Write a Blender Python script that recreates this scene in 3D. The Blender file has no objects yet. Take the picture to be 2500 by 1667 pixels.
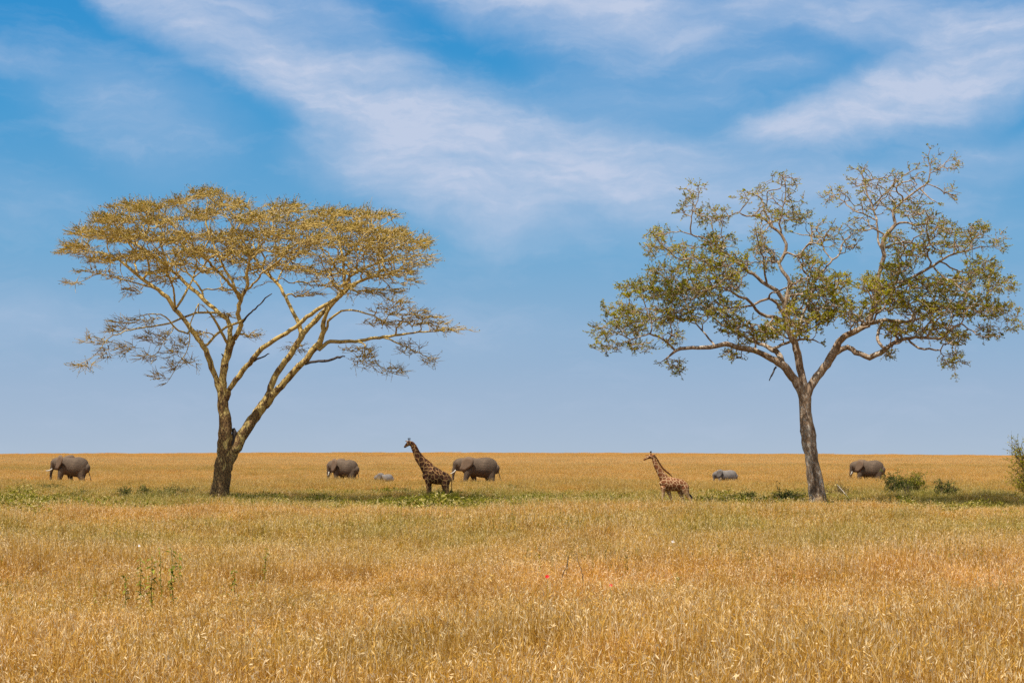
import bpy, math, random
import numpy as np
from mathutils import Vector

random.seed(7)
C = bpy.context.scene.collection
SC = bpy.context.scene

# ------------------------------------------------------------------ camera geometry
F = 4861.0          # focal length in pixels of the 2500 px wide frame (70 mm lens)
H = 3.2             # eye height
HY = 1106.0         # horizon row

def W(px, py, d):
    """point seen at (px,py) in the photograph that stands d metres away"""
    return np.array([(px - 1250.0) / F * d, d, H + (HY - py) / F * d])

def D(gy):
    """distance of flat ground seen at row gy"""
    return F * H / (gy - HY)

cam = bpy.data.cameras.new("camera")
cam.lens = 70.0
cam.sensor_width = 36.0
cam.shift_y = (HY - 833.5) / 2500.0
cam.clip_end = 20000
co = bpy.data.objects.new("camera", cam)
co.location = (0, 0, H)
co.rotation_euler = (math.radians(90), 0, 0)
C.objects.link(co)
SC.camera = co

# ------------------------------------------------------------------ helpers
def link(name, me, parent=None, mat=None, loc=None):
    o = bpy.data.objects.new(name, me)
    C.objects.link(o)
    if mat:
        me.materials.clear()
        me.materials.append(mat)
    if parent:
        o.parent = parent
    if loc is not None:
        o.location = loc
    return o

def tag(o, label=None, cat=None, group=None, kind=None):
    if label: o['label'] = label
    if cat: o['category'] = cat
    if group: o['group'] = group
    if kind: o['kind'] = kind
    return o

def empty(name, loc, label, cat, group=None, rz=0):
    o = bpy.data.objects.new(name, None)
    o.empty_display_size = 0.2
    C.objects.link(o)
    o.location = loc
    o.rotation_euler.z = rz
    return tag(o, label, cat, group)

class MB:
    """collects vertices and faces, one float tone per vertex"""
    def __init__(s):
        s.v = []; s.f = []; s.t = []; s.k = []; s.n = 0
    def add(s, v, f, tone=0.5, k=0.0):
        v = np.asarray(v, float).reshape(-1, 3)
        s.v.append(v)
        s.t.append(np.full(len(v), tone) if np.isscalar(tone) else np.asarray(tone, float))
        s.k.append(np.full(len(v), k) if np.isscalar(k) else np.asarray(k, float))
        n = s.n
        s.f.extend([tuple(i + n for i in q) for q in f])
        s.n += len(v)
    def mesh(s, name, origin=(0, 0, 0), smooth=True):
        me = bpy.data.meshes.new(name)
        v = np.concatenate(s.v) - np.array(origin) if s.v else np.zeros((0, 3))
        me.from_pydata(v.tolist(), [], s.f)
        a = me.attributes.new('tone', 'FLOAT', 'POINT')
        a.data.foreach_set('value', np.concatenate(s.t))
        a = me.attributes.new('part', 'FLOAT', 'POINT')
        a.data.foreach_set('value', np.concatenate(s.k))
        if smooth:
            me.polygons.foreach_set('use_smooth', [True] * len(me.polygons))
        me.update()
        return me

def frame(t):
    t = t / (np.linalg.norm(t) + 1e-9)
    a = np.array([0, 1.0, 0]) if abs(t[1]) < 0.9 else np.array([1.0, 0, 0])
    n = np.cross(t, a); n /= np.linalg.norm(n)
    b = np.cross(t, n)
    return n, b

def tube(mb, P, R, sides=6, tone=0.5, k=0.0, rough=0.0, rng=None, cap=True):
    P = np.asarray(P, float); R = np.asarray(R, float)
    m = len(P)
    T = np.gradient(P, axis=0)
    n, b = frame(T[0])
    ang = np.linspace(0, 2 * math.pi, sides, endpoint=False)
    vs = []
    for i in range(m):
        t = T[i] / (np.linalg.norm(T[i]) + 1e-9)
        n = n - t * np.dot(n, t)
        n /= (np.linalg.norm(n) + 1e-9)
        b = np.cross(t, n)
        r = R[i]
        if rough and rng is not None:
            rr = r * (1 + rough * rng.normal(0, 1, sides))
        else:
            rr = np.full(sides, r)
        vs.append(P[i] + (np.cos(ang) * rr)[:, None] * n + (np.sin(ang) * rr)[:, None] * b)
    f = []
    for i in range(m - 1):
        for j in range(sides):
            j2 = (j + 1) % sides
            f.append((i * sides + j, i * sides + j2, (i + 1) * sides + j2, (i + 1) * sides + j))
    if cap:
        f.append(tuple((m - 1) * sides + j for j in range(sides)))
        f.append(tuple(reversed(range(sides))))
    mb.add(np.concatenate(vs), f, tone, k)

def catmull(P, step):
    """resample rows (any number of columns) smoothly; first three columns are the position"""
    P = np.asarray(P, float)
    if len(P) < 3:
        L = np.linalg.norm(P[-1, :3] - P[0, :3]); m = max(2, int(L / step) + 1)
        return np.array([P[0] + (P[-1] - P[0]) * t for t in np.linspace(0, 1, m)])
    Q = np.vstack([2 * P[0] - P[1], P, 2 * P[-1] - P[-2]])
    out = []
    for i in range(1, len(Q) - 2):
        L = np.linalg.norm(Q[i + 1, :3] - Q[i, :3]); m = max(1, int(round(L / step)))
        for s in range(m):
            t = s / m
            a, b, c, d = Q[i - 1], Q[i], Q[i + 1], Q[i + 2]
            out.append(0.5 * (2 * b + (c - a) * t + (2 * a - 5 * b + 4 * c - d) * t * t + (3 * b - a - 3 * c + d) * t ** 3))
    out.append(P[-1])
    return np.array(out)

# ------------------------------------------------------------------ material helpers
def newmat(name):
    m = bpy.data.materials.new(name); m.use_nodes = True
    nt = m.node_tree; nt.nodes.clear()
    return m, nt

def N(nt, t, **kw):
    n = nt.nodes.new(t)
    for k, v in kw.items():
        if k.startswith('i_'):
            n.inputs[k[2:].replace('_', ' ')].default_value = v
        else:
            setattr(n, k, v)
    return n

def noise(nt, vec, scale, detail=3, rough=0.55, dist=0.0):
    n = N(nt, 'ShaderNodeTexNoise')
    n.inputs['Scale'].default_value = scale
    n.inputs['Detail'].default_value = detail
    n.inputs['Roughness'].default_value = rough
    n.inputs['Distortion'].default_value = dist
    if vec is not None: nt.links.new(vec, n.inputs['Vector'])
    return n.outputs['Fac']

def mrange(nt, v, a, b, c=0.0, d=1.0, smooth=False):
    n = N(nt, 'ShaderNodeMapRange')
    if smooth: n.interpolation_type = 'SMOOTHSTEP'
    n.clamp = True
    n.inputs['From Min'].default_value = a; n.inputs['From Max'].default_value = b
    n.inputs['To Min'].default_value = c; n.inputs['To Max'].default_value = d
    nt.links.new(v, n.inputs['Value'])
    return n.outputs['Result']

def math_(nt, op, a, b=None, c=None):
    n = N(nt, 'ShaderNodeMath', operation=op)
    for i, x in enumerate((a, b, c)):
        if x is None: continue
        if isinstance(x, (int, float)): n.inputs[i].default_value = x
        else: nt.links.new(x, n.inputs[i])
    return n.outputs[0]

def mixc(nt, fac, a, b, mode='MIX'):
    n = N(nt, 'ShaderNodeMix', data_type='RGBA', blend_type=mode)
    for s, x in ((0, fac), (6, a), (7, b)):
        if isinstance(x, (int, float)): n.inputs[s].default_value = x
        elif isinstance(x, tuple): n.inputs[s].default_value = (x[0], x[1], x[2], 1)
        else: nt.links.new(x, n.inputs[s])
    return n.outputs[2]

def ramp(nt, fac, stops):
    n = N(nt, 'ShaderNodeValToRGB')
    e = n.color_ramp.elements
    while len(e) < len(stops): e.new(0.5)
    for i, (p, c) in enumerate(stops):
        e[i].position = p; e[i].color = (c[0], c[1], c[2], 1)
    nt.links.new(fac, n.inputs[0])
    return n.outputs[0]

def attr(nt, name):
    return N(nt, 'ShaderNodeAttribute', attribute_name=name).outputs['Fac']

def mapping(nt, vec, scale=(1, 1, 1), rot=(0, 0, 0), loc=(0, 0, 0)):
    n = N(nt, 'ShaderNodeMapping')
    n.inputs['Scale'].default_value = scale
    n.inputs['Rotation'].default_value = rot
    n.inputs['Location'].default_value = loc
    nt.links.new(vec, n.inputs['Vector'])
    return n.outputs[0]

def finish(nt, col, rough=0.8, trans=0.0, bump=None, bstr=0.5, bdist=0.02, spec=0.3):
    out = N(nt, 'ShaderNodeOutputMaterial')
    b = N(nt, 'ShaderNodeBsdfPrincipled')
    if isinstance(col, tuple): b.inputs['Base Color'].default_value = (*col, 1)
    else: nt.links.new(col, b.inputs['Base Color'])
    b.inputs['Roughness'].default_value = rough
    b.inputs['Specular IOR Level'].default_value = spec
    if bump is not None:
        bn = N(nt, 'ShaderNodeBump')
        bn.inputs['Strength'].default_value = bstr
        bn.inputs['Distance'].default_value = bdist
        nt.links.new(bump, bn.inputs['Height'])
        nt.links.new(bn.outputs[0], b.inputs['Normal'])
    if trans > 0:
        tr = N(nt, 'ShaderNodeBsdfTranslucent')
        if isinstance(col, tuple): tr.inputs[0].default_value = (*col, 1)
        else: nt.links.new(col, tr.inputs[0])
        mx = N(nt, 'ShaderNodeMixShader'); mx.inputs[0].default_value = trans
        nt.links.new(b.outputs[0], mx.inputs[1]); nt.links.new(tr.outputs[0], mx.inputs[2])
        nt.links.new(mx.outputs[0], out.inputs[0])
    else:
        nt.links.new(b.outputs[0], out.inputs[0])

def plain(name, col, rough=0.8, trans=0.0):
    m, nt = newmat(name); finish(nt, col, rough, trans, spec=0.12 if rough > 0.6 else 0.4); return m

# ------------------------------------------------------------------ grass colour shared by ground and blades
def field_colour(nt, tone):
    """dry straw colour: blade tone plus broad patches of ripe orange, gold and olive green across the plain"""
    pos = N(nt, 'ShaderNodeNewGeometry').outputs['Position']
    flat = mapping(nt, pos, scale=(1, 1, 0))
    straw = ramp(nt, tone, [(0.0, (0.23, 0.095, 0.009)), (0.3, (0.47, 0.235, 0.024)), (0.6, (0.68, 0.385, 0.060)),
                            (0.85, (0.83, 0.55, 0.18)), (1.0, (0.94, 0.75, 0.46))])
    n1 = noise(nt, flat, 0.09, 3, 0.6)
    red = mrange(nt, n1, 0.42, 0.68)
    straw = mixc(nt, math_(nt, 'MULTIPLY', red, 0.08), straw, mixc(nt, 1.0, straw, (1.16, 0.88, 0.85), 'MULTIPLY'))
    n2 = noise(nt, mapping(nt, flat, loc=(40, 13, 0)), 0.35, 3, 0.6)
    straw = mixc(nt, 1.0, straw, ramp(nt, n2, [(0.3, (0.74, 0.72, 0.64)), (0.7, (1.12, 1.10, 1.10))]), 'MULTIPLY')
    # broad faint belts far out on the plain
    n4 = noise(nt, mapping(nt, flat, scale=(0.25, 1, 1), loc=(7, 90, 0)), 0.022, 4, 0.6)
    straw = mixc(nt, 1.0, straw, ramp(nt, n4, [(0.36, (0.78, 0.82, 0.70)), (0.60, (1.06, 1.0, 1.0))]), 'MULTIPLY')
    # green: a moist strip by the trees, an olive belt before it, faint tinges elsewhere
    y = N(nt, 'ShaderNodeSeparateXYZ'); nt.links.new(pos, y.inputs[0])
    yw = math_(nt, 'ADD', y.outputs[1], math_(nt, 'MULTIPLY', noise(nt, mapping(nt, flat, loc=(3, 5, 0)), 0.045, 3, 0.6), 60.0))
    b1 = math_(nt, 'MULTIPLY', mrange(nt, yw, 122, 142, 0, 1, True), mrange(nt, yw, 150, 186, 1, 0, True))
    b2 = math_(nt, 'MULTIPLY', mrange(nt, yw, 68, 95, 0, 1, True), mrange(nt, yw, 104, 124, 1, 0, True))
    n3 = noise(nt, mapping(nt, flat, loc=(11, 70, 0)), 0.12, 4, 0.65)
    g1 = math_(nt, 'MULTIPLY', b1, mrange(nt, n3, 0.34, 0.50, 0.45, 1.0))
    g2 = math_(nt, 'MULTIPLY', b2, mrange(nt, n3, 0.36, 0.58, 0.05, 0.8))
    g3 = mrange(nt, n3, 0.53, 0.72, 0.0, 0.4)
    g = math_(nt, 'MAXIMUM', math_(nt, 'MAXIMUM', g1, g2), g3)
    rnd = N(nt, 'ShaderNodeObjectInfo').outputs['Random']
    fn = noise(nt, mapping(nt, flat, loc=(1, 2, 0)), 1.1, 3, 0.7)
    g = math_(nt, 'MULTIPLY', g, mrange(nt, math_(nt, 'ADD', math_(nt, 'MULTIPLY', rnd, 0.35), fn), 0.45, 0.8, 0.15, 1.0))
    green = ramp(nt, tone, [(0.0, (0.07, 0.07, 0.008)), (0.4, (0.20, 0.185, 0.020)), (0.75, (0.40, 0.33, 0.045)), (1.0, (0.68, 0.54, 0.20))])
    return mixc(nt, g, straw, green)

m_grass, nt = newmat('dry_straw')
tone = attr(nt, 'tone')
col = field_colour(nt, tone)
finish(nt, col, 0.8, 0.36, spec=0.08)
m_hazed, nt = newmat('haze_faded_straw')
col = mixc(nt, 0.55, field_colour(nt, attr(nt, 'tone')), (0.58, 0.40, 0.18))  # distance haze painted into the straw colour, no air volume
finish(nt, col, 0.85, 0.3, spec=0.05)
m_mid, nt = newmat('half_faded_straw')
col = mixc(nt, 0.30, field_colour(nt, attr(nt, 'tone')), (0.58, 0.375, 0.12))  # weaker step of the painted haze for the middle distance
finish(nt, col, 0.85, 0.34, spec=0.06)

m_ground, nt = newmat('plain_soil_and_straw')
pos = N(nt, 'ShaderNodeNewGeometry').outputs['Position']
t = math_(nt, 'ADD', math_(nt, 'MULTIPLY', noise(nt, pos, 3.0, 5, 0.7), 0.6), 0.22)
col = mixc(nt, 0.5, field_colour(nt, t), (0.50, 0.32, 0.125))
finish(nt, col, 0.95, 0, bump=noise(nt, pos, 6.0, 6, 0.7), bstr=0.8, bdist=0.2, spec=0.1)

# ------------------------------------------------------------------ ground
def ridge(px):
    return np.interp(px, [-3000, 0, 300, 650, 1100, 1600, 2000, 2500, 5500],
                     [1112, 1108.6, 1107.2, 1105.6, 1105.0, 1106.6, 1109.0, 1112.2, 1116])

def gz(x, y):
    """ground height: flat nearby, a long gentle swell closing the view at 2.4 km"""
    if y < 700: return 0.0
    px = 1250 + x / y * F
    zc = H + (HY - ridge(px)) / F * 2400.0 - 0.6
    t = min(1, (y - 700) / 1700.0)
    t = t * t * (3 - 2 * t)
    z = zc * t
    if y > 2400: z -= (y - 2400) * 0.006
    return z

ys = [-400, 0, 12, 25, 50, 100, 200, 400, 700] + list(np.linspace(800, 2400, 17)) + [2500, 2700, 3200, 4500, 9000]
us = np.linspace(-1, 1, 61)
V = []; Fc = []
for y in ys:
    half = max(500, abs(y) * 1.3)
    for u in us:
        x = u * half
        V.append((x, y, gz(x, y)))
for i in range(len(ys) - 1):
    for j in range(60):
        a = i * 61 + j
        Fc.append((a, a + 1, a + 62, a + 61))
me = bpy.data.meshes.new('ground')
me.from_pydata(V, [], Fc); me.update()
tag(link('ground', me, mat=m_ground), kind='structure')

# ------------------------------------------------------------------ grass clumps and scatter
def blade_patch(name, size, count, hmean, width, seedfrac, seed, tone_lo=0.0, tone_hi=1.0, lean=0.28, leafy=False):
    rng = np.random.default_rng(seed)
    n = count
    # tufts: blades gather in loose bunches
    nt_ = max(4, n // 14)
    tc = rng.uniform(-size / 2, size / 2, (nt_, 2))
    which = rng.integers(0, nt_, n)
    th = rng.uniform(0.75, 1.2, nt_)
    base = tc[which] + rng.normal(0, 0.05 * max(1, size / 1.5), (n, 2))
    h = hmean * th[which] * rng.uniform(0.55, 1.15, n)
    az = rng.uniform(0, 2 * math.pi, n)
    ln = np.abs(rng.normal(0, lean, n)) + 0.05
    dx = np.cos(az) * ln * h; dy = np.sin(az) * ln * h
    fa = rng.uniform(0, math.pi, n)
    tall = rng.random(n) < 0.13
    h = np.where(tall, h * 1.35, h)
    wv = np.where(tall, width * 1.2, width) / 2
    wx = np.cos(fa) * wv; wy = np.sin(fa) * wv
    tt = rng.normal(0, 0.16, nt_)
    tone = np.clip(rng.beta(2.4, 2.4, n) + tt[which] + np.where(tall, 0.14, 0), 0, 1) * (tone_hi - tone_lo) + tone_lo
    w1 = 1.0 if not leafy else 1.6
    P = np.zeros((n, 7, 3))
    def setp(k, fx, fz, s):
        P[:, k, 0] = base[:, 0] + dx * fx + wx * s
        P[:, k, 1] = base[:, 1] + dy * fx + wy * s
        P[:, k, 2] = h * fz
    setp(0, 0, 0, -1); setp(1, 0, 0, 1)
    setp(2, 0.22, 0.5, -w1); setp(3, 0.22, 0.5, w1)
    setp(4, 0.6, 0.85, -0.8); setp(5, 0.6, 0.85, 0.8)
    setp(6, 1.0, 1.0, 0)
    vs = [P.reshape(-1, 3)]
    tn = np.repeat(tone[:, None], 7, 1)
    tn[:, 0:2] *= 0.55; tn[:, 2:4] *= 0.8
    ts = [tn.reshape(-1)]
    ids = np.arange(n)[:, None] * 7
    q = np.concatenate([ids + np.array([[0, 1, 3, 2]]), ids + np.array([[2, 3, 5, 4]])])
    t3 = ids + np.array([[4, 5, 6]])
    faces = q.tolist() + t3.tolist()
    off = n * 7
    # seed heads
    sel = np.where(rng.random(n) < seedfrac)[0]
    m = len(sel)
    if m:
        K = 2
        for kk in range(K):
            top = np.stack([base[sel, 0] + dx[sel] * (1 - 0.12 * kk), base[sel, 1] + dy[sel] * (1 - 0.12 * kk), h[sel] * (0.99 - 0.05 * kk)], 1)
            d = rng.normal(0, 0.4, (m, 3)); d[:, 2] += np.where(rng.random(m) < 0.28, -0.5, 0.9)
            d[:, 0] += np.cos(az[sel]) * 0.45; d[:, 1] += np.sin(az[sel]) * 0.45
            d /= np.linalg.norm(d, axis=1)[:, None]
            L = rng.uniform(0.04, 0.10, m)[:, None] * (width / 0.006) ** 0.6
            s = rng.normal(0, 1, (m, 3)); s -= d * (s * d).sum(1)[:, None]; s /= np.linalg.norm(s, axis=1)[:, None]
            wd = width * 0.95
            Q = np.stack([top, top + d * L * 0.45 + s * wd, top + d * L, top + d * L * 0.45 - s * wd], 1)
            vs.append(Q.reshape(-1, 3))
            ts.append(np.repeat(np.clip(tone[sel] + rng.uniform(0.1, 0.45, m), 0, 1)[:, None], 4, 1).reshape(-1))
            faces += (np.arange(m)[:, None] * 4 + off + np.array([[0, 1, 2, 3]])).tolist()
            off += m * 4
    me = bpy.data.meshes.new(name)
    me.from_pydata(np.concatenate(vs).tolist(), [], faces)
    a = me.attributes.new('tone', 'FLOAT', 'POINT'); a.data.foreach_set('value', np.concatenate(ts))
    me.update()
    return me

def variants(name, mat, meshes):
    col_ = bpy.data.collections.new(name)
    for i, me in enumerate(meshes):
        me.materials.append(mat)
        o = bpy.data.objects.new('%s_tuft' % name, me)
        col_.objects.link(o)
    return col_

def scatter(name, pts, rots, scls, idx, col_, label, cat):
    me = bpy.data.meshes.new(name)
    me.from_pydata([tuple(p) for p in pts], [], [])
    a = me.attributes.new('rot', 'FLOAT_VECTOR', 'POINT'); a.data.foreach_set('vector', np.asarray(rots, float).reshape(-1))
    a = me.attributes.new('scl', 'FLOAT_VECTOR', 'POINT'); a.data.foreach_set('vector', np.asarray(scls, float).reshape(-1))
    a = me.attributes.new('idx', 'INT', 'POINT'); a.data.foreach_set('value', np.asarray(idx, int))
    o = link(name, me)
    tag(o, label, cat, kind='stuff')
    ng = bpy.data.node_groups.new(name, 'GeometryNodeTree')
    ng.interface.new_socket('Geometry', in_out='INPUT', socket_type='NodeSocketGeometry')
    ng.interface.new_socket('Geometry', in_out='OUTPUT', socket_type='NodeSocketGeometry')
    gi = ng.nodes.new('NodeGroupInput'); go = ng.nodes.new('NodeGroupOutput')
    ip = ng.nodes.new('GeometryNodeInstanceOnPoints')
    ci = ng.nodes.new('GeometryNodeCollectionInfo')
    ci.inputs['Collection'].default_value = col_
    ci.inputs['Separate Children'].default_value = True
    ci.inputs['Reset Children'].default_value = True
    ip.inputs['Pick Instance'].default_value = True
    def na(nm, ty):
        n = ng.nodes.new('GeometryNodeInputNamedAttribute'); n.data_type = ty
        n.inputs['Name'].default_value = nm
        return n.outputs['Attribute']
    L = ng.links.new
    L(gi.outputs[0], ip.inputs['Points']); L(ci.outputs[0], ip.inputs['Instance'])
    L(na('idx', 'INT'), ip.inputs['Instance Index'])
    L(na('rot', 'FLOAT_VECTOR'), ip.inputs['Rotation'])
    L(na('scl', 'FLOAT_VECTOR'), ip.inputs['Scale'])
    L(ip.outputs[0], go.inputs[0])
    md = o.modifiers.new('scatter', 'NODES'); md.node_group = ng
    return o

def field_points(d0, d1, cell, seed, jitter=0.5, margin=0.32):
    rng = np.random.default_rng(seed)
    out = []
    for y in np.arange(d0, d1, cell):
        half = y * margin + 3
        xs = np.arange(-half, half, cell)
        p = np.stack([xs, np.full(len(xs), y)], 1) + rng.uniform(-jitter, jitter, (len(xs), 2)) * cell
        out.append(p)
    return np.concatenate(out), rng

def lay(name, d0, d1, cell, seed, col_, nvar, label, cat, hs=(0.8, 1.25), keep=None):
    p, rng = field_points(d0, d1, cell, seed)
    if keep is not None: p = p[keep(p, rng)]
    z = np.array([gz(a, b) for a, b in p])
    n = len(p)
    s = rng.uniform(0.95, 1.15, n)
    # slow height swells so the sward is not level
    sw = 1 + 0.16 * np.sin(p[:, 0] * 0.9 + 2 * np.sin(p[:, 1] * 0.5)) + 0.18 * np.sin(p[:, 0] * 0.23 + 1.3 * np.sin(p[:, 1] * 0.11)) + 0.12 * np.sin(p[:, 1] * 0.31 + p[:, 0] * 0.07)
    hz = rng.uniform(hs[0], hs[1], n) * sw
    band = 110 + 6 * np.sin(p[:, 0] * 0.16 + 1) + 4 * np.sin(p[:, 0] * 0.43)
    hz *= 1 - 0.46 * np.exp(-((p[:, 1] - band) / 12.0) ** 2)
    pts = np.stack([p[:, 0], p[:, 1], z], 1)
    rot = np.stack([rng.normal(0, 0.02, n), rng.normal(0, 0.02, n), rng.uniform(0, 6.283, n)], 1)
    return scatter(name, pts, rot, np.stack([s, s, hz], 1), rng.integers(0, nvar, n), col_, label, cat)

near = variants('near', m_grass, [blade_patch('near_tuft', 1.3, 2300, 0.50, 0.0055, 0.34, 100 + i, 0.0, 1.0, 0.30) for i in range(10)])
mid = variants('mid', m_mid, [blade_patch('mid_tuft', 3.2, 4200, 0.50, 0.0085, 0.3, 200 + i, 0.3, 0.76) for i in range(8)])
far = variants('far', m_hazed, [blade_patch('far_tuft', 12, 6500, 0.5, 0.022, 0.15, 300 + i, 0.38, 0.72) for i in range(6)])
out_ = variants('outer', m_hazed, [blade_patch('outer_tuft', 40, 8000, 0.5, 0.06, 0.0, 400 + i, 0.45, 0.66) for i in range(4)])
lay('dry_grass', 16, 62, 0.95, 1, near, 10, 'ripe golden grass filling the foreground below the trees', 'grass')
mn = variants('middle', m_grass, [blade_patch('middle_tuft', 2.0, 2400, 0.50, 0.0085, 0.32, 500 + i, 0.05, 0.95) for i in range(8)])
lay('dry_grass', 61, 132, 1.5, 2, mn, 8, 'tawny grass around the tree bases and the giraffes', 'grass')
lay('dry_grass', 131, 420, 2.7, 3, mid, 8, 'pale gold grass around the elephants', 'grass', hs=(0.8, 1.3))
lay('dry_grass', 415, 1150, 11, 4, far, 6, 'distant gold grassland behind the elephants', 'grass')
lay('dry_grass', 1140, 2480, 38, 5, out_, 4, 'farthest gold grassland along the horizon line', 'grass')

def stalk_patch(name, seed, col_tone=(0.45, 1.0), n=17, size=1.6, hm=0.84):
    rng = np.random.default_rng(seed); mb = MB()
    for i in range(n):
        b = np.array([*rng.uniform(-size / 2, size / 2, 2), 0.0]); h = hm * rng.uniform(0.7, 1.2)
        a = rng.uniform(0, 6.28); ln = abs(rng.normal(0, 0.30)) * h
        u = np.array([math.cos(a), math.sin(a), 0]); w = 0.0036
        s = np.array([1.0, rng.uniform(-.4, .4), 0]) * w
        P = [b, b + u * ln * .15 + [0, 0, h * .45], b + u * ln * .5 + [0, 0, h * .8], b + u * ln + [0, 0, h]]
        if rng.random() < .3: P.append(P[-1] + u * 0.14 + [0, 0, -0.10])
        tn = rng.uniform(*col_tone)
        vs = []
        for j, p in enumerate(P): vs += [p - s * (1 - .12 * j), p + s * (1 - .12 * j)]
        mb.add(vs, [(2 * j, 2 * j + 1, 2 * j + 3, 2 * j + 2) for j in range(len(P) - 1)], tn)
        e = P[-1]
        for k in range(5):
            d = rng.normal(0, .5, 3) + [0, 0, .2] + u * .4; d /= np.linalg.norm(d)
            q = np.cross(d, rng.normal(0, 1, 3)); q /= np.linalg.norm(q); L = rng.uniform(.035, .08)
            c0 = e - np.array([0, 0, .035 * k])
            mb.add([c0, c0 + d * L * .5 + q * .008, c0 + d * L, c0 + d * L * .5 - q * .008], [(0, 1, 2, 3)], min(1, tn + .2))
    return mb.mesh(name, smooth=False)
stalks = variants('stalk', m_grass, [stalk_patch('stalk_tuft', 700 + i) for i in range(8)])
lay('tall_grass', 18, 120, 1.55, 6, stalks, 8, 'taller pale seed stalks leaning above the golden foreground grass', 'grass', hs=(0.75, 1.25))

# ------------------------------------------------------------------ leafy green ground cover in the moist strip
def leaf_mat(name, stops, trans=0.3):
    m, nt = newmat(name)
    c = ramp(nt, attr(nt, 'tone'), stops)
    finish(nt, c, 0.8, trans, spec=0.06)
    return m
m_green = leaf_mat('fresh_herb_leaf', [(0, (0.07, 0.062, 0.008)), (0.25, (0.13, 0.125, 0.012)), (0.5, (0.21, 0.20, 0.016)), (0.72, (0.36, 0.32, 0.03)), (0.85, (0.55, 0.42, 0.10)), (1, (0.78, 0.62, 0.28))])
m_dark = leaf_mat('shrub_leaf', [(0, (0.025, 0.036, 0.010)), (0.5, (0.085, 0.105, 0.020)), (1, (0.24, 0.24, 0.05))])
m_brownleaf = leaf_mat('withered_scrub', [(0, (0.06, 0.04, 0.018)), (0.5, (0.15, 0.11, 0.04)), (1, (0.36, 0.28, 0.11))])

def herb_patch(name, size, count, hmean, seed):
    rng = np.random.default_rng(seed); mb = MB()
    for i in range(count):
        b = np.array([*rng.normal(0, size / 3.2, 2), 0])
        h = hmean * rng.uniform(0.4, 1.1) * max(0.35, 1 - np.linalg.norm(b[:2]) / size)
        top = b + np.array([*rng.normal(0, 0.12, 2), h])
        tn = rng.uniform(0.05, 0.95)
        for k in range(7):
            t = 0.25 + 0.75 * rng.random()
            c = b + (top - b) * t
            d = rng.normal(0, 1, 3); d[2] = abs(d[2]) * 0.7; d /= np.linalg.norm(d)
            s = np.cross(d, rng.normal(0, 1, 3)); s /= np.linalg.norm(s)
            L = rng.uniform(0.10, 0.24); w = rng.uniform(0.012, 0.028)
            mb.add([c, c + d * L * .5 + s * w, c + d * L, c + d * L * .5 - s * w], [(0, 1, 2, 3)], np.clip(tn + rng.normal(0, 0.18), 0, 1))
    return mb.mesh(name, smooth=False)
def wisp_patch(name, seed):
    rng = np.random.default_rng(seed); mb = MB()
    for i in range(16):
        b = np.array([*rng.normal(0, 0.5, 2), 0.0]); h = rng.uniform(.45, .85)
        top = b + [*rng.normal(0, .07, 2), h]
        s = np.array([.005, .001, 0]); tn = rng.uniform(.2, .8)
        mb.add([b - s, b + s, top + s * .5, top - s * .5], [(0, 1, 2, 3)], tn * .6)
        for k in range(14):
            t = .35 + .65 * rng.random(); c = b + (top - b) * t
            d = rng.normal(0, 1, 3); d[2] = abs(d[2]) * .8; d /= np.linalg.norm(d)
            q = np.cross(d, rng.normal(0, 1, 3)); q /= np.linalg.norm(q); L = rng.uniform(.03, .075)
            mb.add([c, c + d * L * .5 + q * .009, c + d * L, c + d * L * .5 - q * .009], [(0, 1, 2, 3)], float(np.clip(tn + rng.normal(0, .2), 0, 1)))
    return mb.mesh(name, smooth=False)
wisps = variants('wisp', m_green, [wisp_patch('wisp_tuft', 640 + i) for i in range(6)])
def wkeep(p, rng):
    px = 1250 + p[:, 0] / p[:, 1] * F
    row = np.interp(px, [0, 500, 800, 1300, 2000, 2500], [60, 62, 78, 72, 78, 80])
    n_ = np.sin(p[:, 0] * .21 + 2 * np.sin(p[:, 1] * .13)) + np.sin(p[:, 1] * .19 - p[:, 0] * .09) + rng.normal(0, .55, len(p))
    pr = np.exp(-((p[:, 1] - row) / 17.0) ** 2) * 1.3 + np.exp(-((p[:, 1] - 124) / 10.0) ** 2) * 1.6
    return (n_ > 1.35 - 1.75 * pr) & (p[:, 1] > 34)
lay('green_weeds', 34, 140, 1.25, 8, wisps, 6, 'thin olive weeds mixed through the grass in front of the trees', 'weeds', hs=(0.7, 1.15), keep=wkeep)
herbs = variants('herb', m_green, [herb_patch('herb_tuft', 1.5, 150, 0.80, 600 + i) for i in range(6)])
spots = [(40, 1222, 70, 40, 110), (125, 1212, 40, 30, 45), (200, 1225, 80, 20, 35), (380, 1222, 120, 22, 60), (600, 1225, 90, 14, 35), (700, 1222, 80, 14, 25),
         (890, 1222, 110, 34, 70), (960, 1218, 50, 20, 60), (1060, 1232, 70, 20, 50), (1180, 1225, 60, 16, 40), (1290, 1228, 90, 18, 70), (1400, 1222, 90, 14, 30),
         (1730, 1228, 60, 20, 55), (1800, 1232, 60, 18, 40), (1910, 1232, 60, 26, 75), (1500, 1220, 90, 12, 20), (2060, 1242, 60, 20, 20),
         (2230, 1242, 90, 44, 34), (2320, 1232, 90, 50, 16), (2440, 1232, 80, 50, 8), (1045, 1243, 45, 6, 60), (1090, 1243, 35, 6, 30), (500, 1216, 160, 30, 45), (780, 1216, 160, 34, 60), (1220, 1212, 180, 34, 70), (1420, 1216, 160, 30, 45), (1620, 1214, 120, 30, 35), (1780, 1218, 140, 36, 60), (1990, 1216, 140, 34, 50), (250, 1214, 160, 34, 45), (1160, 1238, 20, 10, 25), (1330, 1240, 20, 8, 16)]
rng = np.random.default_rng(55)
pp = []; sizes = []
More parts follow.
